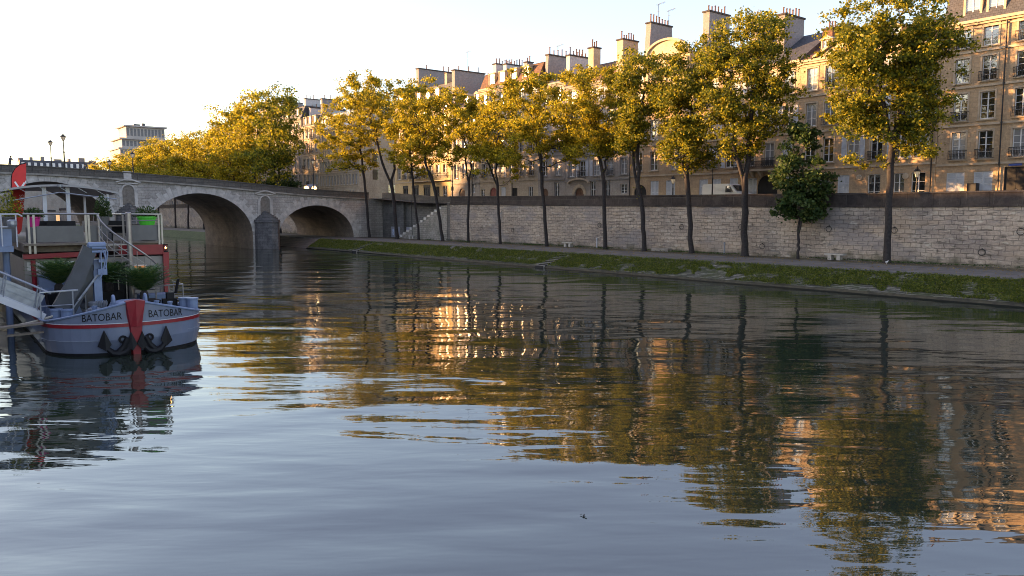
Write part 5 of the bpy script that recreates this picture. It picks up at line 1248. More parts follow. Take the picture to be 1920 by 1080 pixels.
# sago palms in black planters
def cycas(loc, label, sc=1.0, seed=1, n=34):
    rg = random.Random(seed); t = thing('sago_palm', loc, 0, label, 'palm', 'sago palms on the foredeck')
    b = MB(); b.hexa([(-.4*sc,-.4*sc,0),(.4*sc,-.4*sc,0),(.4*sc,.4*sc,0),(-.4*sc,.4*sc,0)], [(-.48*sc,-.48*sc,.62),(.48*sc,-.48*sc,.62),(.48*sc,.48*sc,.62),(-.48*sc,.48*sc,.62)]); b.build('planter', M['black'], t)
    b = MB(); b.lathe([(.16, .6), (.19, .75), (.17, .95), (.08, 1.05)], (0, 0, 0), 10); b.build('trunk', M['bark'], t)
    b = MB()
    for i in range(n):
        az_ = 2*math.pi*i*0.382; el = 0.55+0.95*(i/n)**0.8; Lf = (1.30+.2*rg.random())*sc; pts = []
        for k in range(8):
            q = k/7; r_ = Lf*q*math.cos(el*(1-.28*q)); z = Lf*q*math.sin(el*(1-.28*q))-0.20*q*q*sc
            pts.append(Vector((math.cos(az_)*r_, math.sin(az_)*r_, .98+z)))
        b.tube(pts, [.018, .016, .014, .012, .010, .008, .006, .004], 3, False)
        side = Vector((-math.sin(az_), math.cos(az_), 0))
        for k in range(1, 22):
            q = k/21.5*7; j = min(6, int(q)); p = pts[j].lerp(pts[j+1], q-j); d = (pts[j+1]-pts[j]).normalized()
            ll = .30*sc*math.sin(math.pi*(0.12+0.85*k/22))**.7
            for e in (-1, 1):
                tp = p+side*e*ll+d*ll*.55+Vector((0, 0, .03-.06*rg.random())); wv = d*.026
                b.poly([p-wv, p+wv, tp])
    b.build('fronds', M['palm'], t, fix=False); return t
x, z = BL(268, 540, 4.6); cycas(W2(x, 4.4, 1.05), 'large sago palm in a black planter on the right of the foredeck', 1.15, 3, 64)
x, z = BL(118, 535, 5.6); cycas(W2(x-.15, 5.6, 1.45), 'sago palm on the left of the foredeck, half hidden by the crane boom', 1.1, 5, 50)
x, z = BL(205, 535, 6.2); cycas(W2(x, 6.2, 1.35), 'sago palm behind the crane, between the other two palms', 1.0, 7, 50)
# fore railing, box and lifebuoy gear at the right
b = MB()
for (x, y) in ((1.7, 4.3), (2.25, 4.3), (2.85, 4.3), (2.85, 6.0)): b.tube([(x, y, .95), (x, y, 2.25)], .03, 6)
b.tube([(1.5, 4.3, 2.25), (2.85, 4.3, 2.28), (2.85, 6.2, 2.28)], .035, 6); b.tube([(1.5, 4.3, 1.6), (2.85, 4.3, 1.6)], .018, 5); b.build('railing', M['stainless'], bg_)
b = MB(); b.box(1.9, 3.9, .95, 2.5, 4.2, 1.7); b.box(2.05, 3.8, 1.7, 2.35, 4.1, 1.98); b.tube([(2.5, 4.2, 1.9), (2.62, 4.1, 2.55)], .06, 6); b.build('searchlight', M['black'], bg_)
b = MB(); b.box(1.35, 5.6, .95, 2.6, 6.6, 1.75); b.build('deck_locker', M['hullblue'], bg_)
b = MB(); b.hexa([(-2.3,6.6,.95),(-.9,6.6,.95),(-.9,7.6,.95),(-2.3,7.6,.95)], [(-2.3,6.9,2.1),(-1.3,6.9,2.1),(-1.3,7.6,2.1),(-2.3,7.6,2.1)]); b.box(-2.5, 7.3, .95, -1.1, 7.85, 2.75); b.build('deck_locker', M['hullblue'], bg_)
b = MB(); b.tube([(-2.9, 2.9, 1.3), (-2.9, 2.9, 2.35), (-1.55, 2.9, 2.38)], .04, 6); b.tube([(-1.75, 2.9, 1.2), (-1.75, 2.9, 2.38)], .03, 6); b.tube([(-2.9, 2.9, 1.8), (-1.75, 2.9, 1.8)], .02, 6); b.build('railing', M['steel'], bg_)
# deckhouse
b = MB(); DH = 8.0
ops = [(-1.25+HW, -0.55+HW, 1.0, 3.3), (0.05+HW, 1.35+HW, 1.0, 3.15), (1.5+HW, 2.15+HW, 2.4, 3.03)]
facade_wall(b, 2*HW, .95, 3.42, ops, 0, .12); b.v = [(q[0]-HW, q[1]+DH, q[2]) for q in b.v]
b.poly([(-HW+.02, DH, .95), (-HW+.02, 30, .95), (-HW+.02, 30, 3.42), (-HW+.02, DH, 3.42)]); b.poly([(HW-.02, DH, .95), (HW-.02, 30, .95), (HW-.02, 30, 3.42), (HW-.02, DH, 3.42)])
b.poly([(-HW, 30, .95), (HW, 30, .95), (HW, 30, 3.42), (-HW, 30, 3.42)]); ca = b.build('cabin', M['cream'], bg_, fix=False)
b = MB(); b.box(-2.9, DH+.16, .96, 2.9, DH+3.0, 3.4); b.build('saloon', M['dark'], ca)
for (x0, x1, z0, z1, mt) in ((-1.2, -.6, 1.0, 3.25, 'glass'), (1.55, 2.1, 2.45, 2.98, 'amber')):
    b = MB(); b.box(x0-.05, DH+.05, z0-.05, x1+.05, DH+.1, z1+.05); f_ = b.build('window', M['wpaint'], ca); b = MB(); b.box(x0+.02, DH+.03, z0+.02, x1-.02, DH+.06, z1-.02); b.build('pane', M[mt], f_)
for k, xx in enumerate((.12, .5, .85, 1.2)):
    b = MB(); b.tube([(xx, DH+.1, 1.0), (xx, DH+.1, 3.1)], .025, 6); b.build('bead_curtain', M['rope'], ca)
b = MB(); b.box(-2.85, DH-.02, 2.9, -1.35, DH-.003, 3.3); b.box(-2.6, DH-.03, 1.1, -1.4, DH-.021, 2.85); b.build('cabin_door', plain('pale_cabin_door', (0.60, 0.57, 0.52), .5), ca)
b = MB(); b.hexa([(-HW-.06,DH-.35,3.46),(-.1,DH-.35,3.50),(-.1,DH+.2,3.50),(-HW-.06,DH+.2,3.46)], [(-HW-.06,DH-.35,3.66),(-.1,DH-.35,3.74),(-.1,DH+.2,3.74),(-HW-.06,DH+.2,3.66)])
b.box(.9, DH-.15, 3.5, HW+.08, DH+.15, 3.98); b.hexa([(HW-.1,DH-.2,1.0),(HW+.12,DH-.2,1.0),(HW+.12,30,1.0),(HW-.1,30,1.0)], [(HW-.1,DH-.2,3.6),(HW+.16,DH-.2,3.6),(HW+.16,30,3.6),(HW-.1,30,3.6)]); b.build('red_fascia', M['red'], bg_)
b = MB(); b.tube([(-HW+.35, DH-.4, 1.0), (-HW+.3, DH-.4, 3.4)], .10, 8); b.build('red_post', M['red'], bg_)
b = MB(); b.box(-HW, DH, 3.75, HW, 32, 4.05); b.box(-HW, DH-.6, 4.05, -.3, 32, 4.14); b.box(1.3, DH-.1, 4.051, HW+.05, 32, 4.14); b.box(-.3, DH+1.0, 4.052, 1.3, 32, 4.139); b.build('upper_deck', M['wood'], bg_)
for q_ in ((-2.45, DH-.5, 4.2, -.6, DH-.42, 4.92), (1.35, DH-.05, 4.2, 2.75, DH+.03, 4.92), (-.45, DH-.5, 4.2, -.02, DH-.42, 4.92)): MB().box(*q_).build('deck_panel', M['taupe'], bg_)
for y in range(9, 30, 4): MB().box(HW-.08, y, 4.2, HW-.03, y+3.9, 4.92).build('deck_panel', M['taupe'], bg_)
b = MB()
for x in (-2.75, -2.55, -.5, -.38, 0.02): b.box(x-.045, DH-.56, 3.7 if x != .02 else 3.9, x+.045, DH-.47, 5.42)
b.tube([(-2.95, DH-.5, 5.46), (-.1, DH-.5, 5.46), (.05, DH-.5, 5.43)], .045, 8)
for z in (5.12,): b.tube([(-.4, DH-.5, z), (.02, DH-.5, z)], .022, 6)
for x in (1.15, 2.72, 2.86): b.box(x-.04, DH-.12, 3.9, x+.04, DH-.03, 5.42)
b.tube([(1.1, DH-.08, 5.46), (2.86, DH-.08, 5.44), (2.9, 28, 5.44)], .04, 8); b.tube([(1.15, DH-.08, 5.15), (2.85, DH-.08, 5.15)], .022, 6)
for y in range(10, 30, 2): b.tube([(2.9, y, 4.1), (2.9, y, 5.44)], .025, 5)
b.build('railing', M['stainless'], bg_)
# stair tower with curved handrail
sp_ = thing('spiral_stair', W2(1.30, DH-.55, .95), -BT, 'steel spiral stair curling round a thick post up to the upper deck of the barge', 'stair')
b = MB(); b.lathe([(.13, 0), (.13, 4.55), (.1, 4.6)], (0, 0, 0), 14); b.build('post', M['stainless'], sp_)
b = MB(); c_ = MB(); m = 13; rp = []
for k in range(m):
    a0 = math.pi*1.02+k*0.24; z = 3.1-k*0.235; ri, ro = .14, 1.35
    b.prism_z([(ri*math.cos(a0), ri*math.sin(a0)), (ro*math.cos(a0), ro*math.sin(a0)), (ro*math.cos(a0+.3), ro*math.sin(a0+.3)), (ri*math.cos(a0+.3), ri*math.sin(a0+.3))], z-.05, z)
    c_.tube([(ro*math.cos(a0+.1), ro*math.sin(a0+.1), z), (ro*math.cos(a0+.1), ro*math.sin(a0+.1), z+1.12)], .02, 5); rp.append((ro*math.cos(a0+.1), ro*math.sin(a0+.1), z+1.14+0.16*(1-k/m)))
b.build('tread', M['stainless'], sp_); c_.tube([(-1.3, .3, 4.48)]+rp, .04, 8); c_.tube([(p[0], p[1], p[2]-.45) for p in rp], .015, 5); c_.tube([(p[0], p[1], p[2]-.8) for p in rp], .015, 5); c_.build('handrail', M['stainless'], sp_)
# things on the upper deck
def pot_plant(px_, ly, r, mat, label, seed, top, plant='leafD', mesh_n=700, pz=0.42, pr=.27):
    x, z = BL(px_, 402, ly); t = thing('potted_plant', W2(x, ly, 4.40), 0, label, 'potted plant')
    b = MB(); b.lathe([(pr*.72, .01), (pr*.78, .05), (pr, pz*.96), (pr*1.08, pz), (pr*1.08, pz+.07), (pr*.92, pz+.07), (pr*.9, pz-.02)], (0, 0, .45), 16); b.build('pot', mat, t)
    b = MB(); b.box(-.30, -.30, -.25, .30, .30, .448); b.build('plinth', M['taupe'], t)
    rg = np.random.RandomState(seed); n = mesh_n; d = rg.normal(size=(n, 3)); d /= np.linalg.norm(d, axis=1)[:, None]; q = d*(rg.rand(n, 1)**.5)*np.array([r, r, top]); q[:, 2] = np.abs(q[:, 2])*1.0+pz+.5
    put('foliage', leafmesh('foliage', q, .10*(.7+.7*rg.rand(n)), M[plant], up=.5, aspect=.6, seed=seed), t)
    b = MB()
    for k in range(6): v = q[k*7]; b.tube([(0, 0, pz+.4), tuple(v)], .012, 4)
    b.build('stem', M['bark'], t)
pot_plant(62, 9.2, .48, M['pink'], 'dark leafy plant in a magenta pot on the upper deck', 2, .45)
pot_plant(275, 9.0, .62, M['green'], 'bushy plant in a bright green tub at the right end of the upper deck', 4, .55, pr=.42)
pot_plant(193, 10.5, .42, M['taupe'], 'tall round shrub on the upper deck beside the awning end', 6, 1.1, mesh_n=1100)
pot_plant(15, 10.0, .6, M['taupe'], 'pale variegated shrub at the far left of the upper deck', 8, 1.3, 'leafB', 900)
for i, (px_, ly, lab) in enumerate(((95, 10.2, 'dark bench table on the upper deck beside the magenta pot'), (118, 9.6, 'dark bench table on the upper deck in the middle'), (225, 10.5, 'dark bench table on the upper deck behind the stair post'))):
    x, z = BL(px_, 420, ly); t = thing('deck_table', W2(x, ly, 4.14), -BT, lab, 'table', 'tables on the upper deck'); b = MB(); b.box(-.6, -.35, .70, .6, .35, .75); b.build('table_top', M['wood'], t)
    for e in (-.45, .45): b = MB(); b.box(e-.05, -.25, 0, e+.05, .25, .70); b.build('leg', M['black'], t)
    b = MB(); b.box(-.6, -.75, .38, .6, -.5, .43); b.box(-.5, -.7, 0, -.45, -.55, .38); b.box(.45, -.7, 0, .5, -.55, .38); b.build('bench', M['black'], t); MB().box(-.6, .5, .38, .6, .75, .98).build('bench', M['black'], t)
# awning
aw = thing('awning', W2(-.9, 14, 4.14), -BT, 'long low arched awning roof on white posts over the upper deck of the barge', 'awning')
b = MB(); n = 16
def awz(x): return 2.70-0.048*(x-.0)**2
for k in range(n):
    x0 = -4.3+7.0*k/n; x1 = -4.3+7.0*(k+1)/n
    b.hexa([(x0,-1.6,awz(x0)),(x1,-1.6,awz(x1)),(x1,9,awz(x1)),(x0,9,awz(x0))], [(x0,-1.6,awz(x0)+.10),(x1,-1.6,awz(x1)+.10),(x1,9,awz(x1)+.10),(x0,9,awz(x0)+.10)])
b.build('canopy', plain('grey_awning_canvas', (0.34, 0.33, 0.33), .7, var=.12), aw)
b = MB()
for k in range(9): x = -4.2+k*.84; b.tube([(x, -1.5, awz(x)-.02), (x+.4, -1.5, awz(x)-.28)], .018, 4)
b.tube([(-4.3, -1.55, awz(-4.3)-.3), (0, -1.55, awz(0)-.3), (2.6, -1.55, awz(2.6)-.28)], .03, 5); b.lathe([(.12, 0), (.12, .1)], (0, -1.75, 2.68), 12); b.build('awning_frame', M['steel'], aw)
for px_ in (83, 127):
    x, z = BL(px_, 380, 13.0); b = MB(); b.box(x+.9-.09, -1.2, -.02, x+.9+.09, -1.02, awz(x+.9)); b.build('post', M['whitep'], aw)
for x in (-4.0, 2.4): b = MB(); b.box(x-.06, 7.5, -.02, x+.06, 7.62, awz(x)); b.build('post', M['whitep'], aw)
b = MB(); x, z = BL(202, 370, 12.6); b.box(x+.86, -1.35, 1.85, x+.96, -1.2, 2.35); b.build('hanging_lamp', M['whitep'], aw)
# feather flag
fl = thing('feather_flag', W2(-2.4, 15.5, 4.1), -BT, 'tall red feather flag with a white bird mark standing behind the awning', 'flag')
b = MB(); zf = lambda t: 3.9*t
pts = []
for k in range(15):
    t = k/14; zz = .2+3.85*t; w_ = .62*(1-.32*(1-t)) if t < .80 else .62*(1-((t-.80)/.2)**2*.0)
    pts.append(zz)
L_ = [(-.28-.05*math.sin(k/10*3), .3+2.9*k/10) for k in range(11)]+[(-.24, 3.45), (-.10, 3.72), (.12, 3.93), (.40, 4.02)]
R_ = [(.40, 4.02), (.38, 3.6), (.34, 3.1), (.28, 2.6), (.2, 1.9), (.12, 1.2), (.02, .5), (-.1, .3)]
b.prism_y(L_+R_[1:], 0, .012); fb = b.build('flag_cloth', plain('red_flag_cloth', (0.62, 0.045, 0.04), .8, var=.1), fl)
b = MB(); b.tube([(-.27, 0, -.1)]+[(x-.02, .005, z) for x, z in L_], .025, 6); b.build('pole', M['black'], fl)
wp = plain('white_flag_print', (.75, .73, .72), .8, var=.03)
b = MB(); b.poly([(-.20, -.012, 3.02), (-.12, -.012, 3.05), (.06, -.012, 2.72), (.02, -.012, 2.62)]); b.poly([(.03, -.012, 2.66), (.24, -.012, 3.02), (.28, -.012, 2.98), (.06, -.012, 2.6)]); b.poly([(.12, -.012, 2.74), (.34, -.012, 3.12), (.33, -.012, 3.0), (.14, -.012, 2.66)])
b.build('bird_mark', wp, fb, fix=False)
me = text_mesh('VOKIS', .27)
for v in me.vertices: x, y = v.co.x, v.co.y; v.co = (.20-y+.0, -.012, 2.0+x)
me.materials.clear(); me.materials.append(wp); put('flag_lettering', me, fb)
# oil lamp on the rail corner
ol = thing('oil_lamp', W2(2.98, DH-.1, 3.60), 0, 'small oil lamp with an orange flame on the red corner of the barge', 'lamp')
b = MB(); b.lathe([(.11, 0), (.11, .05), (.05, .08), (.10, .12)], (0, 0, 0), 10); b.box(-.10, -.10, .36, .10, .10, .40)
for a, c in ((-1,-1),(1,-1),(1,1),(-1,1)): b.box(a*.09-.012, c*.09-.012, .05, a*.09+.012, c*.09+.012, .37)
b.build('lantern_frame', M['black'], ol)
b = MB(); b.lathe([(.03, .12), (.065, .2), (.05, .28), (.01, .36)], (0, 0, 0), 8); b.build('flame', M['flame'], ol)

# ------------------------------------------------------------------ gangway, landing tower, second barge, ropes
gw = thing('gangway', W2(-2.75, 3.1, 1.32), -BT, 'aluminium gangway with wire railings sloping down from the quay to the barge bow', 'gangway')
g0 = Vector((0, 0, 0)); g1 = Vector((-8.6, 0.3, 4.75)); gd = (g1-g0)
b = MB(); b.beam(g0+Vector((0,.5,0)), g1+Vector((0,.5,0)), .95, .06); b.build('walkway', M['steel'], gw)
for e in (0, 1.0): b = MB(); b.beam(g0+Vector((0,e,0.02)), g1+Vector((0,e,0.02)), .06, .26); b.build('stringer', M['whitep'], gw)
b = MB(); b.beam(g0+Vector((.0,1.05,.52)), g1+Vector((0,1.05,.52)), .03, .62); b.build('side_panel', M['steel'], gw)
b = MB()
for y in (0, 1.0):
    b.tube([g0+Vector((.25, y, .95)), g0+gd*.04+Vector((0,y,1.1)), g1+Vector((0,y,1.1))], .035, 6)
    for k in (1, 2): b.tube([g0+gd*.03+Vector((0,y,.3*k+.15)), g1+Vector((0,y,.3*k+.15))], .014, 4)
    for k in range(8): p = g0+gd*(.03+.13*k)+Vector((0,y,0)); b.tube([p+Vector((0,0,.1)), p+Vector((.18,0,1.1))], .025, 5)
b.build('railing', M['steel'], gw)
lt = thing('landing_tower', W2(-4.1, 7.6, 1.6), -BT, 'pale blue steel landing platform with white railings at the left edge', 'platform')
b = MB(); b.box(-1.6, 0, 2.2, .75, 1.4, 2.45); b.box(-1.6, .2, 2.452, .72, .26, 3.2)
for x in (-1.4, .5): b.tube([(x, .7, -1.6), (x, .7, 2.2)], .14, 8)
b.build('platform', M['hullblue'], lt)
b = MB(); b.tube([(-1.6, .1, 3.85), (1.0, .1, 3.85), (1.15, .1, 3.75)], .035, 6); b.tube([(-1.6, .1, 3.3), (.9, .1, 3.3)], .025, 6)
for x in (-1.2, -.4, .1, .35, .9): b.tube([(x, .1, 2.4), (x, .1, 3.85)], .028, 6)
b.build('railing', M['whitep'], lt)
b = MB(); b.lathe([(.16, 0), (.2, .1), (.2, .25), (.1, .32)], (.75, .1, 3.3), 10); b.build('floodlight', M['steel'], lt)
nb_ = thing('moored_barge', W2(-3.9, 6, 0), -BT, 'dark navy hull of a second barge moored behind the gangway at the left edge', 'barge')
pl = [(-4.6, 30), (-4.6, 3.0), (-4.3, 1.4), (-3.4, .3), (-2.3, 0), (-1.2, .3), (-.4, 1.4), (-.1, 3.0), (-.1, 30)]
b = MB(); b.prism_z(pl, -.6, 1.35); b.build('hull', M['navy'], nb_)
b = MB(); b.tube([(x, y, 1.38) for x, y in pl], .06, 6); b.build('gunwale', M['hullblue'], nb_)
b = MB(); b.box(-4.0, 5, 1.36, -.7, 26, 3.2); b.build('cabin', M['navy'], nb_)
b = MB(); b.tube([(-2.35, -.06, .9), (-2.35, -.06, .4)], .2, 10); b.build('tyre_fender', M['black'], nb_)
for i, (a, c, sag, lab) in enumerate(((W2(-2.0, 3.2, 1.5), W2(-9.5, 3.0, 2.6), .95, 'thick pale mooring rope sagging from the bow bollards to the left'), )):
    t_ = MB(); t_.tube([a.lerp(c, k/16)-Vector((0, 0, sag*4*(k/16)*(1-k/16))) for k in range(17)], .045, 6); o = t_.build('mooring_rope', M['rope'], None); tag(o, lab, 'rope')
fb_ = MB(); fb_.beam((0, 0, 0), (-1.5, .2, -.1), .5, .07); fb_.beam((0, .0, -.35), (-1.2, .2, -.42), .3, .06); o = fb_.build('boarding_plank', M['wood'], None); o.location = W2(-2.95, 1.7, 1.28); tag(o, 'small weathered boarding plank projecting left of the barge bow', 'plank')

# ------------------------------------------------------------------ street lamps, van, cars, benches, people
def lamp(loc, h, label, lit=False, group='lanterns on the bridge and quay', s=1.0):
    t = thing('street_lamp', loc, 0, label, 'street lamp', group)
    b = MB(); b.lathe([(.26*s, 0), (.28*s, .15), (.2*s, .3), (.18*s, .7), (.11*s, .85), (.08*s, 1.0), (.06*s, h*.55), (.09*s, h*.56), (.05*s, h*.6), (.04*s, h-.85), (.12*s, h-.8), (.05*s, h-.75)], (0,0,0), 10); b.build('post', M['iron'], t)
    b = MB(); b.lathe([(.10*s, h-.74), (.23*s, h-.32), (.22*s, h-.30)], (0,0,0), 6); g = b.build('lantern', M['lit' if lit else 'lantern'], t)
    b = MB(); b.lathe([(.27*s, h-.295), (.27*s, h-.24), (.14*s, h-.08), (.07*s, h-.03), (.07*s, h+.04), (.02*s, h+.14)], (0,0,0), 8); b.build('lantern_cap', M['iron'], t)
    b = MB()
    for k in range(6): a = k*math.pi/3+.0; b.tube([(.11*s*math.cos(a), .11*s*math.sin(a), h-.75), (.24*s*math.cos(a), .24*s*math.sin(a), h-.31)], .012*s, 4)
    b.build('lantern_frame', M['iron'], t); return t
for (px_, py_, Y, lab) in ((118, 251, BY+.9, 'tall bridge lantern standing highest against the white sky'), (94, 262, BY+BW-.9, 'bridge lantern on the far parapet just left of the highest one'), (248, 284, BY+.45, 'bridge lantern over the stone block above the niche pier'), (205, 299, BY+BW-.9, 'small bridge lantern in front of the first golden treetops'), (587, 297, BY+.9, 'bridge end lantern above the painted sun glint')):
    p = onY(px_, py_, Y); zb = deck(p.x)-.95; lamp((p.x, Y, zb), p.z-zb-.1, lab, s=1.35)
for (px_, py_, X, lab, lit) in ((1337, 297, 65.2, 'quay lantern standing in front of the white van', False), (960, 316, 65.2, 'quay lantern right of the red arched door', False), (885, 296, 66.5, 'lit quay lantern glowing among the leaves of the slim golden tree', True), (848, 310, 65.2, 'quay lantern near the stair top', False), (1262, 338, 65.2, 'short quay lantern half hidden behind a trunk', False), (1720, 318, 65.2, 'quay lantern right of the tallest tree', False)):
    p = onX(px_, py_, X); zb = ptop(p.y)-1.05; lamp((X, p.y, zb), max(3.0, p.z-zb), lab, lit)
def car_wheel(t, x, y, r=.33):
    b = MB(); b.lathe([(r*.6, -.11), (r, -.10), (r, .10), (r*.6, .11)], (0,0,0), 16); b.v = [(x+q[0], y+q[2], r+q[1]) for q in b.v]; o = b.build('wheel', M['black'], t)
    b = MB(); b.lathe([(r*.58, -.115), (r*.58, .115)], (0,0,0), 12); b.v = [(x+q[0], y+q[2], r+q[1]) for q in b.v]; b.build('rim', M['steel'], o)
def bodyprism(pts, w0, w1, zs):      # side outline in x,z; narrower towards the roof
    b = MB(); n = len(pts); zmax = max(p[1] for p in pts); zmid = zs
    def hwid(z): return w0/2 if z < zmid else w0/2-(w0-w1)/2*(z-zmid)/(zmax-zmid)
    for e in (-1, 1): b.v += [(x, e*hwid(z), z) for x, z in pts]
    b.f.append(tuple(range(n))); b.f.append(tuple(reversed(range(n, 2*n))))
    for i in range(n): b.f.append((i, n+i, n+(i+1) % n, (i+1) % n))
    return b
# van, nose towards the right of the picture (downstream)
p = onX(1327, 355, 70.5); zst = ptop(p.y)-1.05; pr_ = onX(1392, 358, 70.5)
t = thing('white_van', (70.5, (p.y+pr_.y)/2-.35, zst), -math.pi/2, 'white delivery van parked on the upper quay behind the parapet', 'van')
vw = plain('white_van_paint', (.62, .62, .60), .3, var=.04)
b = bodyprism([(-2.6, .35), (2.5, .35), (2.62, .7), (2.5, 1.15), (1.75, 1.42), (1.05, 2.12), (.7, 2.25), (-2.5, 2.28), (-2.62, 2.1)], 1.95, 1.7, 1.2); b.build('body', vw, t)
for e in (-1, 1): b = MB(); b.poly([(.45, e*.985, 1.35), (1.5, e*.985, 1.35), (.98, e*.94, 1.98), (.45, e*.94, 1.98)]); b.build('side_window', M['glass'], t, fix=False)
b = MB(); b.poly([(1.76, -.78, 1.47), (1.76, .78, 1.47), (1.14, .72, 2.08), (1.14, -.72, 2.08)]); b.shift(.03, 0, .02); b.build('windscreen', M['glass'], t, fix=False)
for x in (-1.7, 1.75):
    for e in (-.88, .88): car_wheel(t, x, e)
for e in (-.7, .7): b = MB(); b.box(2.5, e-.14, .8, 2.6, e+.14, 1.02); b.build('headlight', M['lantern'], t)
def car(loc, rz, label, paint, glare=False, group='cars at the bridge end'):
    t = thing('parked_car', loc, rz, label, 'car', group)
    b = bodyprism([(-2.1, .3), (2.0, .3), (2.1, .6), (2.0, .82), (1.05, .95), (.45, 1.42), (-1.1, 1.45), (-1.75, .98), (-2.1, .9)], 1.75, 1.35, .95); b.build('body', paint, t)
    b = MB()
    for e in (-1, 1): b.poly([(-1.4, e*.86, 1.0), (.8, e*.86, 1.0), (.35, e*.72, 1.36), (-1.05, e*.72, 1.38)])
    b.poly([(1.08, -.78, 1.0), (1.08, .78, 1.0), (.52, .62, 1.42), (.52, -.62, 1.42)]); b.build('window_glass', M['glass'], t, fix=False)
    for x in (-1.3, 1.3):
        for e in (-.8, .8): car_wheel(t, x, e, .31)
    for e in (-.62, .62):
        b = MB(); r = .40 if glare else .1; b.lathe([(r*.3, -.03), (r, 0), (r, .03), (r*.4, .08)], (0,0,0), 14); b.v = [(2.06+q[2], e+q[0], .72+q[1]) for q in b.v]; hl_ = b.build('headlight', M['glare' if glare else 'lantern'], t)  # with glare on, an oversized glowing disc paints the sun glint's halo
        if glare: b = MB(); b.lathe([(.05, .0), (.22, .03), (.16, .12), (.05, .16)], (0,0,0), 12); b.v = [(2.06+q[2], e+q[0], .72+q[1]) for q in b.v]; b.build('glint_core', M['glint_core'], hl_)
    return t
p = onY(588, 344, BY+3.0)
car((p.x-.1, BY+3.4, deck(p.x)-.93+.42), R(-122), 'car at the bridge end with discs glowing as a painted sun glint', plain('dark_car_paint', (.03, .03, .035), .3), True)
zz = ptop(150)-1.05; car((68, 147.5, zz), R(-90), 'red car parked at the street corner past the bridge', plain('red_car_paint', (.35, .02, .02), .3))
zz = ptop(113)-1.05; car((70.5, 136, ptop(136)-1.0), R(-90), 'dark car waiting at the far side of the bridge street', MATS['dark_car_paint'])
# stone benches, standpipes, slab on the lower quay
for (px_, py_, lab) in ((1568, 487, 'stone slab bench on two blocks between the chestnut and the tallest tree'), (1068, 463, 'low stone bench left of the white post'), (775, 449, 'small white topped stone bench near the foot of the stairs')):
    p = onX(px_, py_, 62.9); t = thing('stone_bench', (62.7, p.y, 1.58), 0, lab, 'bench', 'stone benches at the foot of the wall')
    bs = plain('bench_stone', (.42, .40, .36), .9, var=.2); b = MB(); b.box(-.28, -.85, .40, .28, .85, .52); b.build('seat', bs, t)
    for e in (-.4, .4): b = MB(); b.box(-.22, e-.16, -.02, .22, e+.16, .398); b.build('leg', bs, t)
p = onX(1240, 474, 62.9); o = MB().box(-.3, -1.1, 0, .3, 1.1, .32).build('stone_block', M['coping']); o.location = (62.9, p.y, 1.56); tag(o, 'long low pale stone block at the wall foot left of the upright green gold tree', 'stone block')
for (px_, m_, lab) in ((1119, 'whitep', 'thin white standpipe post beside the slightly leaning tree'), (1358, 'zinc', 'pale green grey standpipe between two riverside trees'), (826, 'zinc', 'short pale post left of the strongly leaning tree foot')):
    p = onX(px_, 470, 62.9); b = MB(); b.lathe([(.11, 0), (.11, .1), (.07, .15), (.07, .95), (.10, 1.0), (.10, 1.12), (.03, 1.18)], (0,0,0), 10); o = b.build('standpipe', M[m_]); o.location = (62.9, p.y, 1.57); tag(o, lab, 'post')
p = onX(1042, 365, WX); b = MB(); b.tube([(0, 0, 0), (.2, 0, 5.8)], .05, 8); o = b.build('leaning_pole', M['iron']); p = onX(772, 445, 63.2); o.location = (63.3, p.y, 1.6); o.rotation_euler = (R(-5), 0, 0); tag(o, 'thin dark pole leaning on the wall by the stair foot', 'pole')
def person(loc, rz, label, skin=(.45, .30, .22), top=(.08, .08, .10), legs=(.05, .05, .07), lean=.25, arm=.6):
    V = [(0,0,.95),(0,lean*.3,1.15),(0,lean*.8,1.42),(0,lean*.95,1.52),(0,lean*1.05,1.62),(0,lean*1.15,1.74),
         (.10,0,.9),(.12,.03,.5),(.12,-.02,.08),(.12,.12,.03),(-.10,0,.9),(-.12,.06,.5),(-.12,.0,.08),(-.12,.14,.03),
         (.19,lean*.8,1.42),(.25,lean+.05,1.17),(.16,lean+.30,1.12),(.12,lean+.38,1.12),(-.19,lean*.8,1.42),(-.25,lean+.05,1.17),(-.16,lean+.30,1.12),(-.12,lean+.38,1.12)]
    Ed = [(0,1),(1,2),(2,3),(3,4),(4,5),(0,6),(6,7),(7,8),(8,9),(0,10),(10,11),(11,12),(12,13),(2,14),(14,15),(15,16),(16,17),(2,18),(18,19),(19,20),(20,21)]
    Rd = [.15,.13,.16,.06,.10,.085,.10,.07,.05,.04,.10,.07,.05,.04,.07,.05,.04,.035,.07,.05,.04,.035]
    me = bpy.data.meshes.new('body'); me.from_pydata(V, Ed, []); o = bpy.data.objects.new('t', me); COL.objects.link(o)
    o.modifiers.new('s', 'SKIN'); md = o.modifiers.new('u', 'SUBSURF'); md.levels = 1; me.skin_vertices[0].data[0].use_root = True
    for i, r_ in enumerate(Rd): me.skin_vertices[0].data[i].radius = (r_, r_)
    dg = bpy.context.evaluated_depsgraph_get(); m2 = bpy.data.meshes.new_from_object(o.evaluated_get(dg)); bpy.data.objects.remove(o)
    ma = plain('skin_tone', skin, .6); mb_ = plain('dark_jacket', top, .8); mc = plain('dark_trousers', legs, .8)
    m2.materials.clear(); [m2.materials.append(q) for q in (ma, mb_, mc)]
    for f in m2.polygons:
        z = f.center.z; f.use_smooth = True; f.material_index = 0 if z > 1.50 or (f.center.y > lean+.31) else (1 if z > .92 else 2)
    t = thing('person', loc, rz, label, 'person'); put('body', m2, t)
    b = MB(); b.lathe([(.03, .115), (.085, .09), (.108, .03), (.10, -.05), (.05, -.09)][::-1], (0, lean*1.1-.03, 1.70), 10); b.build('hair', plain('dark_hair', (.02, .015, .01), .7), t); return t
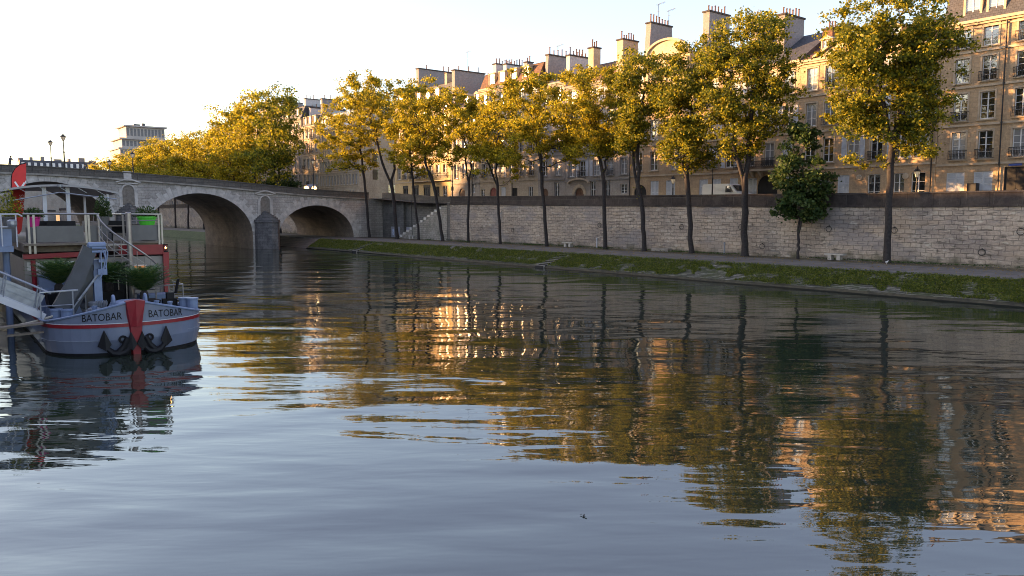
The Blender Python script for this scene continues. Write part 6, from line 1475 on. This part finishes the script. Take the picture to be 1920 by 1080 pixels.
p = onY(18, 303, BY+1.0); person((p.x, BY+.95, deck(p.x)-.62), R(-150), 'person in dark clothes leaning on the bridge parapet at the far left')
p = onY(159, 312, BY+1.3); person((p.x, BY+1.3, deck(p.x)-1.0), R(90), 'person in dark clothes walking behind the bridge parapet, only the head showing', lean=.05)
# waterfowl on the river
gp = Vector((0, 0, CAMH)); d = Vector(ray(1095, 968)); tt = -CAMH/d.z; p = gp+d*tt
b = MB()
for k in range(7):
    a = k*0.9; q = Vector((.045*math.cos(a)*(k % 3), .045*math.sin(a)*(k % 3), .012)); b.poly([q+Vector((-.05, 0, 0)), q+Vector((0, -.022, .012+.004*k)), q+Vector((.05, .01, .02)), q+Vector((0, .024, .006))])
o = b.build('floating_leaves', plain('brown_dead_leaf', (.05, .04, .03), .8, var=.4, scale=20), fix=False); o.location = p; o.scale = (.7, .7, .7); tag(o, 'small clump of dark dead leaves floating alone on the calm water', 'leaves')
gl = onX(1667, 495, 61.0); b = MB(); b.tube([(-.14, 0, .16), (-.05, 0, .17), (.05, 0, .19), (.10, 0, .24)], [.015, .06, .06, .03], 8); b.tube([(0, .03, .13), (0, .03, 0)], .008, 4); b.tube([(0, -.03, .13), (0, -.03, 0)], .008, 4); o = b.build('gull', plain('white_plumage', (.7, .7, .7), .8), smooth=True)
b = MB(); b.tube([(.09, 0, .25), (.13, 0, .27), (.16, 0, .265), (.19, 0, .255)], [.03, .035, .012, .004], 8); b.build('head', MATS['white_plumage'], o, smooth=True)
o.location = (60.6, gl.y, 1.56); o.rotation_euler = (0, 0, R(-100)); tag(o, 'white gull standing on the quay by the tallest tree', 'gull')
# television aerials
for i, (px_, py0, py1, X, lab) in enumerate(((1234, 38, 8, 77, 'thin television aerial on the flared chimney wall, left of two'), (1254, 40, 20, 78, 'thin television aerial on the flared chimney wall, right of two'), (876, 125, 97, 77, 'thin television aerial above the tall blank chimney gable'), (1046, 104, 86, 77, 'television aerial among the long row of chimney pots'))):
    a = onX(px_, py0, X); c = onX(px_, py1, X); h = c.z-a.z; b = MB(); b.tube([(0, 0, -.4), (0, 0, h)], .03, 5); b.tube([(0, .3, h*.96), (0, -1.1, h+.12)], .022, 4)
    for k in range(5): y = .2-k*.28; b.tube([(-.25, y, h*.97+.1*k/5), (.25, y, h*.97+.1*k/5)], .014, 4)
    b.tube([(0, .3, h*.55), (0, -.3, h*.55)], .02, 4); o = b.build('aerial', M['iron']); o.location = a; tag(o, lab, 'aerial')

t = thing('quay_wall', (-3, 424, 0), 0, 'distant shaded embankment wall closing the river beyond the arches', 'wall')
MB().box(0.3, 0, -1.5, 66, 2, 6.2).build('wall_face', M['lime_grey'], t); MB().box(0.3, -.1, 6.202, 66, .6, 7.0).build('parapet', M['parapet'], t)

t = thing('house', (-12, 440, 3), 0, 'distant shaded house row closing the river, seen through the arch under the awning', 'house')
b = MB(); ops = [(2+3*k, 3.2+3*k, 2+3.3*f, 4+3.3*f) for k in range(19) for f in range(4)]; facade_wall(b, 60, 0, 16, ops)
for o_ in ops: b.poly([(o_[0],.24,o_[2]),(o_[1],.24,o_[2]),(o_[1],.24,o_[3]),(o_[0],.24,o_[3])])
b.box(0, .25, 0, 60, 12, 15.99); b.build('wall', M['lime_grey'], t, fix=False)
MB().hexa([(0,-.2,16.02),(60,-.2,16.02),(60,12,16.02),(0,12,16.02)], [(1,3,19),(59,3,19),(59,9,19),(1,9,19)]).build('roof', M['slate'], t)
